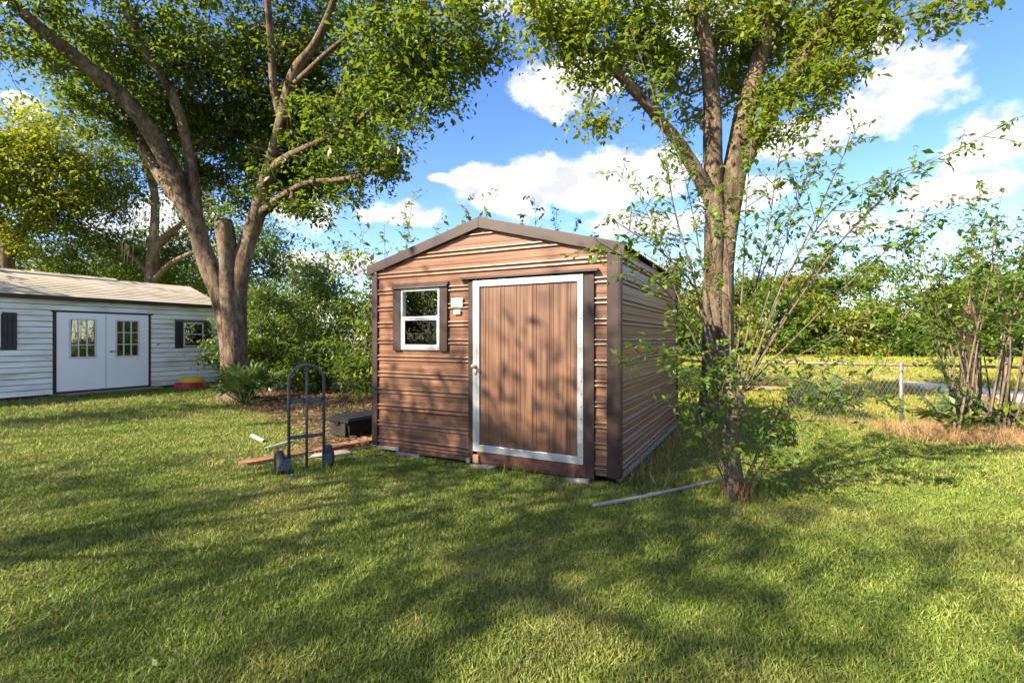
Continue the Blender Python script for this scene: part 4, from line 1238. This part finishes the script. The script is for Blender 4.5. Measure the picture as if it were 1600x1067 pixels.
def stump_shrub():
    d = 4.63; base = gnd(1150, 775)
    tr = limb([(1146, 782, d, 46), (1147, 762, d, 30), (1143, 715, d, 25), (1145, 670, d, 24), (1144, 648, d, 30), (1143, 626, d, 38), (1140, 606, d, 30), (1138, 590, d, 12)])
    S = []
    spec = [((1118, 590), [(1085, 440), (1052, 320), (1030, 180)], (985, 45), 4.4, .017), ((1128, 590), [(1090, 460), (1040, 400)], (960, 345), 4.1, .014), ((1130, 600), [(1100, 430), (1075, 300)], (1045, 190), 4.7, .014),
            ((1120, 600), [(1060, 480), (1000, 420)], (930, 375), 3.7, .011), ((1136, 590), [(1122, 460), (1108, 360)], (1080, 230), 4.9, .013), ((1148, 590), [(1160, 450), (1165, 330)], (1175, 215), 4.9, .017),
            ((1155, 590), [(1175, 480), (1200, 360), (1215, 260)], (1240, 160), 4.8, .016), ((1160, 595), [(1195, 480), (1230, 370)], (1265, 260), 4.5, .015), ((1165, 595), [(1215, 470), (1270, 350), (1310, 260)], (1345, 190), 4.4, .016),
            ((1165, 600), [(1240, 480), (1320, 370), (1390, 300)], (1440, 255), 4.3, .016), ((1165, 605), [(1250, 520), (1340, 430), (1440, 350)], (1500, 320), 4.4, .014), ((1168, 600), [(1230, 430), (1330, 300), (1440, 260)], (1570, 196), 4.0, .012),
            ((1165, 610), [(1240, 560), (1310, 520)], (1390, 470), 4.2, .012), ((1150, 590), [(1190, 430), (1260, 290)], (1300, 210), 5.1, .013), ((1125, 600), [(1080, 520), (1010, 330)], (960, 265), 5.2, .010), ((1165, 600), [(1260, 440), (1350, 340)], (1400, 290), 5.0, .014),
            ((1142, 590), [(1140, 480), (1135, 380)], (1120, 280), 4.3, .012), ((1160, 612), [(1210, 560), (1290, 580)], (1400, 640), 4.4, .010), ((1162, 612), [(1230, 590), (1300, 600)], (1395, 580), 4.1, .010),
            ((1130, 612), [(1090, 560), (1070, 540)], (965, 570), 3.8, .008), ((1165, 600), [(1220, 500), (1300, 400)], (1420, 380), 4.7, .012), ((1135, 600), [(1095, 500), (1060, 440)], (1015, 330), 4.6, .012)]
    for i, (a, v, e_, d1, r0) in enumerate(spec): S.append(stem_px(a, v, e_, d, d1, r0, i))
    low = []
    for (px, py, dd, rad, n) in ((1070, 565, 4.5, .22, 110), (1095, 600, 4.4, .22, 120), (1135, 570, 4.2, .22, 110), (1150, 615, 4.35, .2, 55), (1120, 630, 4.4, .16, 35), (1175, 640, 4.4, .16, 25), (1195, 560, 4.4, .26, 100), (1240, 590, 4.5, .32, 70), (1105, 650, 4.4, .15, 60), (1200, 655, 4.4, .18, 70), (1270, 560, 4.6, .25, 80),
                                 (1180, 500, 4.7, .22, 70), (1260, 470, 4.7, .24, 70), (1250, 640, 4.5, .2, 20)):
        low.append((at(px, py, dd), rad, n))
    # base suckers
    for i, (ex, ey, dd) in enumerate(((1085, 655, 4.3), (1110, 690, 4.2), (1215, 640, 4.5), (1255, 610, 4.3), (1190, 690, 4.4), (1060, 560, 4.2), (1300, 610, 4.2), (1200, 720, 4.3))):
        S.append(stem_px((1150 + (ex - 1150) * .12, 768), [(1150 + (ex - 1150) * .55, 768 + (ey - 768) * .45)], (ex, ey), d, dd, .009, 70 + i))
    t = sprouter('stump_shrub', 'cut back trunk bristling with whippy leafy shoots beside the shed', None, base, tr, S, 41, size=.058, twig_every=.068, leaves=10, start=.4, low=low)
    # broken stubs and shaggy bark round the foot
    r = np.random.default_rng(3); A, B = [], []
    for q in range(60):
        a = r.uniform(0, 6.28); p = np.array([math.cos(a) * .13, math.sin(a) * .13, .0]); h = r.uniform(.03, .2)
        A.append(p * r.uniform(.8, 1.2)); B.append(p * r.uniform(.55, 1.5) + r.normal(0, .03, 3) * np.array([1, 1, 0]) + np.array([0, 0, h]))
    V, Q = edge_tubes(np.array(A), np.array(B), np.full(60, .009), np.full(60, .003), 5)
    tag(np_mesh('shaggy_foot', V, Q, 'dead_wood', t), kind='stuff')


def fence_shrub():
    d = 7.5; base = gnd(1535, 681)
    r = np.random.default_rng(8); S = []
    for i in range(26):
        bx = r.uniform(1490, 1585); ex = 1535 + (bx - 1535) * 2.2 + r.normal(0, 45); ey = r.uniform(270, 430)
        ex = min(max(ex, 1395), 1720)
        S.append(stem_px((bx, 672), [((bx * 2 + ex) / 3 + r.normal(0, 8), 672 + (ey - 672) * .4), ((bx + ex * 2) / 3 + r.normal(0, 10), 672 + (ey - 672) * .72)], (ex, ey), d + r.uniform(-.3, .3), d + r.uniform(-1.0, .8), r.uniform(.016, .032), i))
    for i, (ex, ey) in enumerate(((1650, 640), (1690, 600), (1640, 655), (1450, 560))):
        S.append(stem_px((1545, 668), [((1545 + ex) / 2, (668 + ey) / 2 - 8)], (ex, ey), d, d - .4, .03, 90 + i))
    low = [(at(1500, 650, 7.3), .2, 160), (at(1560, 640, 7.3), .2, 120), (at(1470, 580, 7.6), .35, 120)]
    tr = limb([(1538, 684, d, 56), (1538, 664, d, 40), (1537, 640, d, 28), (1536, 615, d, 12)])
    sprouter('fence_shrub', 'many stemmed bare legged shrub rising from straw at the fence', None, base, tr, S, 43, size=.08, twig_every=.125, leaves=10, start=.42, low=low)


def shoots_behind_shed():
    for nm, lab, bpx, dd, ends, sd in (('sapling', 'whippy saplings leaning over the shed roof beside the hedge', 606, 9.6, ((765, 303), (735, 312), (690, 335), (645, 300), (600, 345), (560, 335), (525, 350), (490, 380), (640, 345), (575, 395), (540, 390)), 51),
                                       ('sapling', 'thin leafy sapling showing over the ridge behind the shed', 850, 11.4, ((835, 312), (870, 330), (815, 335), (900, 345), (930, 350)), 52)):
        base = np.array([(bpx - 800) / F * dd, dd, 0])
        py0 = CY + H * F / dd
        S = [stem_px((bpx + i * 2 - 6, py0), [((bpx * 1.6 + ex * .4) / 2, 520), ((bpx * .7 + ex * 1.3) / 2, 430)], (ex, ey), dd, dd + (i % 3 - 1) * .5, .013, i) for i, (ex, ey) in enumerate(ends)]
        sprouter(nm, lab, 'saplings behind the shed', base, None, S, sd, size=.1, leaves=9, start=.5, twig_every=.17)


stump_shrub()
fence_shrub()
shoots_behind_shed()

# dead trunk standing beyond the fence shrub
dt = empty('dead_trunk', ((1512 - 800) / F * 13, 13, 0)); tag(dt, 'orange brown dead trunk standing behind the fence shrub', 'dead trunk')
limb_mesh(np.array([[0, 0, 0, .2], [.02, 0, .9, .17], [-.02, 0, 1.7, .15], [.05, 0, 2.3, .11], [.12, 0, 2.45, .04]]), 'trunk', dt, 'dead_wood', 14, 6, .08, 3)
limb_mesh(np.array([[0, 0, 1.5, .06], [.14, -.05, 1.7, .045], [.2, -.05, 1.85, .02]]), 'broken_stub', dt, 'dead_wood', 8, 4, .05, 4)


# ------------------------------------------------------------------ palmettos
def palmetto(label, base, n, size, seed):
    r = np.random.default_rng(seed)
    root = empty('palmetto', tuple(base)); tag(root, label, 'palmetto', 'palmettos')
    for k in range(n):
        a = r.uniform(0, 6.28); el = r.uniform(.45, 1.35); L = size * r.uniform(.4, .75)
        hd = np.array([math.cos(a) * math.cos(el), math.sin(a) * math.cos(el), math.sin(el)])
        p0 = np.array([math.cos(a) * .06, math.sin(a) * .06, .02]); hub = p0 + hd * L
        side = np.array([-math.sin(a), math.cos(a), 0]); nor = np.cross(hd, side)
        V, Fc, T = [], [], []
        st_ = edge_tubes(np.array([p0]), np.array([hub]), np.array([.012]), np.array([.007]), 4)
        V += list(st_[0]); Fc += st_[1].tolist(); T += [.6] * 8
        m = 13; R = size * r.uniform(.42, .62); tn = r.uniform(.2, .8)
        for j in range(m):
            t = -1.9 + 3.8 * j / (m - 1)
            d = hd * math.cos(t) + side * math.sin(t); w = np.cross(d, nor)
            q = R * (1 - .25 * abs(t) / 1.9) * r.uniform(.9, 1.08)
            i = len(V); ww = .034 * size
            mid = hub + d * q * .55 + nor * .015; tip = hub + d * q + np.array([0, 0, -.16 * q]) + nor * r.normal(0, .02)
            V += [hub, mid + w * ww, tip, mid - w * ww]; Fc.append([i, i + 1, i + 2, i + 3]); T += [float(np.clip(tn + r.normal(0, .1), 0, 1))] * 4
        V = np.array(V); V[:, 2] = np.maximum(V[:, 2], .01)
        np_mesh('frond', V, np.array(Fc), 'palm_leaf', root, False, np.array(T))


palmetto('spiky green palmetto at the foot of the forked oak', gnd(382, 631), 26, .95, 1)
palmetto('spiky palmetto with arching blades beside the fence', (gnd(1285, 652) + Vector((0, .0, 0))), 16, .8, 2)
palmetto('dark green palmetto among the fence shrub stems', at(1530, 645, 7.45) * np.array([1, 1, 0]) + np.array([0, .45, 0]), 12, .7, 3)


# ------------------------------------------------------------------ grass, weeds, litter
def vnoise(x, y, s, seed):
    r = np.random.default_rng(seed); o = 0
    for k in range(6):
        a = r.uniform(0, 6.28); f = s * r.uniform(.6, 1.7)
        o = o + np.sin((x * math.cos(a) + y * math.sin(a)) * f + r.uniform(0, 6.28))
    return o / 6


def inside(poly, x, y):
    res = np.zeros(len(x), bool); n = len(poly)
    for i in range(n):
        x1, y1 = poly[i][0], poly[i][1]; x2, y2 = poly[(i + 1) % n][0], poly[(i + 1) % n][1]
        c = ((y1 > y) != (y2 > y)) & (x < (x2 - x1) * (y - y1) / (y2 - y1 + 1e-12) + x1)
        res ^= c
    return res


def blades(x, y, h, w, r, lean=.55):
    n = len(x); a = r.uniform(0, 6.28, n); l = r.normal(0, lean, n) * h; la = r.uniform(0, 6.28, n)
    V = np.zeros((n, 3, 3))
    V[:, 0, 0] = x - np.cos(a) * w / 2; V[:, 0, 1] = y - np.sin(a) * w / 2
    V[:, 1, 0] = x + np.cos(a) * w / 2; V[:, 1, 1] = y + np.sin(a) * w / 2
    V[:, 2, 0] = x + np.cos(la) * l; V[:, 2, 1] = y + np.sin(la) * l; V[:, 2, 2] = h
    return V.reshape(-1, 3), np.arange(n * 3).reshape(n, 3)


def polar(n, r0, r1, half, r):
    d = np.sqrt(r.uniform(r0 ** 2, r1 ** 2, n)); a = r.uniform(-half, half, n)
    return d * np.sin(a), d * np.cos(a)


def fence_side(x, y):
    return (x - FENCE_P[0]) * EV[0] + (y - FENCE_P[1]) * EV[1]     # > 0 beyond the fence


def shed_local(x, y):
    dx, dy = x - SHED_O[0], y - SHED_O[1]
    return dx * EX[0] + dy * EX[1], dx * EV[0] + dy * EV[1]


def make_lawn():
    r = np.random.default_rng(77); Vs, Fs, Ts = [], [], []; off = 0
    for (n, r0, r1, w, hh, half) in ((285000, 1.0, 3.4, .0074, .018, 1.4), (370000, 3.4, 6.5, .0092, .021, 1.28), (260000, 6.5, 11, .0125, .026, 1.12), (120000, 11, 19, .017, .05, .9)):
        x, y = polar(n, r0, r1, half, r)
        lx, ly = shed_local(x, y)
        keep = ~((lx > .05) & (lx < SHED_W - .02) & (ly > .06) & (ly < SHED_D - .02))
        keep &= fence_side(x, y) < .1
        bx = (x - B0[0]) * EX[0] + (y - B0[1]) * EX[1]
        keep &= bx > .15
        keep &= ~(inside(litter_poly, x, y) & (r.uniform(0, 1, n) < .84))
        thin = vnoise(x, y, 1.3, 1) * .6 + vnoise(x, y, 4, 2) * .4
        keep &= r.uniform(0, 1, n) < np.clip(.95 + thin * .5, .35, 1)
        x, y, thin = x[keep], y[keep], thin[keep]
        tuft = vnoise(x, y, 9, 5) + .7 * vnoise(x, y, 28, 6)
        h = hh * np.clip(r.lognormal(0, .32, len(x)), .4, 2.2) * (1 + .35 * tuft)
        V, Fq = blades(x, y, h, w * r.uniform(.7, 1.4, len(x)), r, 1.0)
        t = np.clip(.5 + r.normal(0, .24, len(x)) + .18 * tuft - .05 * thin, 0, 1)
        Vs.append(V); Fs.append(Fq + off); Ts.append(np.repeat(t, 3)); off += len(V)
    o = np_mesh('lawn_grass', np.vstack(Vs), np.vstack(Fs), 'lawn_blade', None, False, np.concatenate(Ts))
    tag(o, 'short green lawn grass with worn yellowish patches', 'grass', kind='stuff')
    Vs, Fs, Ts = [], [], []; off = 0
    for (n, r0, r1, w, hh) in ((60000, 8.5, 16, .02, .1), (60000, 16, 30, .04, .14), (45000, 30, 46, .07, .2)):
        x, y = polar(n, r0, r1, .9, r)
        keep = (fence_side(x, y) > .2) & (x > 0) & ~inside([gnd(*p)[:2] for p in path_px], x, y)
        x, y = x[keep], y[keep]
        V, Fq = blades(x, y, hh * r.uniform(.5, 1.3, len(x)), w * r.uniform(.7, 1.3, len(x)), r, .7)
        Vs.append(V); Fs.append(Fq + off); Ts.append(np.repeat(np.clip(r.normal(.55, .22, len(x)), 0, 1), 3)); off += len(V)
    o = np_mesh('pasture_grass', np.vstack(Vs), np.vstack(Fs), 'pasture_blade', None, False, np.concatenate(Ts))
    tag(o, 'sunlit yellow green pasture grass beyond the chain link fence', 'grass', kind='stuff')
    # straw: heap round the fence shrub, dead grass along the shed and the fence foot
    P = []
    n = 9000; a = r.normal(0, 1, (n, 2)); P.append(np.array([gnd(1530, 682)[0], gnd(1530, 682)[1]]) + a * np.array([.55, .3]))
    s = r.uniform(-2.6, 3.0, 3500); P.append(FENCE_P + np.outer(s, EX) + np.outer(r.normal(-.15, .12, 3500), EV))
    n = 900; P.append(np.array([SHED_O + EX * (SHED_W + abs(q) + .02) + EV * v for q, v in zip(r.normal(0, .28, n), r.uniform(.1, 3.6, n))]))
    P = np.vstack(P)
    V, Fq = blades(P[:, 0], P[:, 1], r.uniform(.04, .22, len(P)) * np.where(np.arange(len(P)) < 9000, 1.15, .8), r.uniform(.004, .01, len(P)), r, 1.1)
    o = np_mesh('dry_straw', V, Fq, 'straw', None, False, np.repeat(np.clip(r.normal(.5, .25, len(P)), 0, 1), 3))
    tag(o, 'pale dead straw heaped round the fence shrub and shed side', 'straw', kind='stuff')
    # taller weeds: against the shed, round the stump, along the fence
    P = []
    for (px, py, sx, sy, n) in ((845, 742, .5, .06, 260), (600, 690, .1, .1, 120), (1150, 770, .25, .2, 380), (1210, 720, .4, .35, 500), (1240, 672, .6, .25, 700), (1290, 660, .5, .2, 400), (1480, 672, .3, .15, 200), (1080, 690, .3, .5, 300), (480, 738, .25, .1, 350)):
        g = gnd(px, py); P.append(np.array([g.x, g.y]) + r.normal(0, 1, (n, 2)) * np.array([sx, sy]))
    P = np.vstack(P)
    V, Fq = blades(P[:, 0], P[:, 1], r.uniform(.05, .16, len(P)), r.uniform(.005, .011, len(P)), r, .6)
    o = np_mesh('tall_weeds', V, Fq, 'privet_leaf', None, False, np.repeat(np.clip(r.normal(.7, .2, len(P)), 0, 1), 3))
    tag(o, 'taller bright green weeds along the shed, stump and fence', 'weeds', kind='stuff')
    # broad-leaved weeds by the fence foot and the stump
    P = []
    for (px, py, n, s_) in ((1200, 690, 90, .35), (1245, 665, 130, .5), (1295, 655, 120, .4), (1180, 740, 50, .25), (1330, 660, 90, .4), (1110, 660, 80, .3)):
        g = gnd(px, py); q = np.array([g.x, g.y, .14]) + r.normal(0, 1, (n, 3)) * np.array([s_, s_ * .8, .09]); P.append(q)
    P = np.vstack(P); P[:, 2] = np.abs(P[:, 2]) + .02
    V, Q = leaf_quads(P, .075, r, .5, .1, .5); V[:, 2] = np.maximum(V[:, 2], .01)
    o = np_mesh('leafy_weeds', V, Q, 'privet_leaf', None, False, np.repeat(np.clip(r.normal(.5, .25, len(P)), 0, 1), 4))
    tag(o, 'broad leaved green weeds between the stump and the fence', 'weeds', kind='stuff')
    # dead leaves on the bed beside the shed
    xs = np.array([p[0] for p in litter_poly]); ys = np.array([p[1] for p in litter_poly])
    x = r.uniform(xs.min() - .5, xs.max() + .5, 26000); y = r.uniform(ys.min() - .8, ys.max(), 26000)
    jx, jy = x + r.normal(0, .25, len(x)), y + r.normal(0, .3, len(x))
    lx, ly = shed_local(x, y)
    k = inside(litter_poly, jx, jy) & ~((lx > -.02) & (ly > -.05))
    P = np.stack([x[k], y[k], r.uniform(.012, .035, k.sum())], 1)
    V, Q = leaf_quads(P, .075, r, .5, 0, .25); V[:, 2] = np.clip(V[:, 2], .009, .06)
    o = np_mesh('fallen_leaves', V, Q, 'dead_leaf', None, False, np.repeat(np.clip(r.normal(.5, .25, len(P)), 0, 1), 4))
    tag(o, 'brown fallen leaves covering the bed beside the shed', 'leaves', kind='stuff')

    x, y = polar(900, 1.8, 9, .95, r); lx, ly = shed_local(x, y)
    k = ~((lx > -.1) & (lx < SHED_W + .1) & (ly > -.05)) & (fence_side(x, y) < -.2)
    P = np.stack([x[k], y[k], r.uniform(.018, .032, k.sum())], 1)
    V, Q = leaf_quads(P, .026, r, .5, 0, .4)
    o = np_mesh('stray_leaves', V, Q, 'dead_leaf', None, False, np.repeat(np.clip(r.normal(.4, .25, len(P)), 0, 1), 4))
    tag(o, 'stray brown oak leaves lying scattered over the lawn', 'leaves', kind='stuff')
    x, y = polar(420, 1.8, 8, .95, r); lx, ly = shed_local(x, y)
    k = ~((lx > -.1) & (lx < SHED_W + .1) & (ly > -.05)) & (fence_side(x, y) < -.2); x, y = x[k], y[k]
    P = np.repeat(np.stack([x, y, np.full(len(x), .006)], 1), 7, 0) + r.normal(0, .012, (len(x) * 7, 3)) * np.array([1, 1, .2])
    V, Q = leaf_quads(P, .024, r, .55, -.45, .3); V[:, 2] = np.maximum(V[:, 2], .004)
    o = np_mesh('lawn_weeds', V, Q, 'privet_leaf', None, False, np.repeat(np.clip(r.normal(.55, .2, len(P)), 0, 1), 4))
    tag(o, 'small rosettes of broad leaved weeds dotted over the lawn', 'weeds', kind='stuff')


make_lawn()
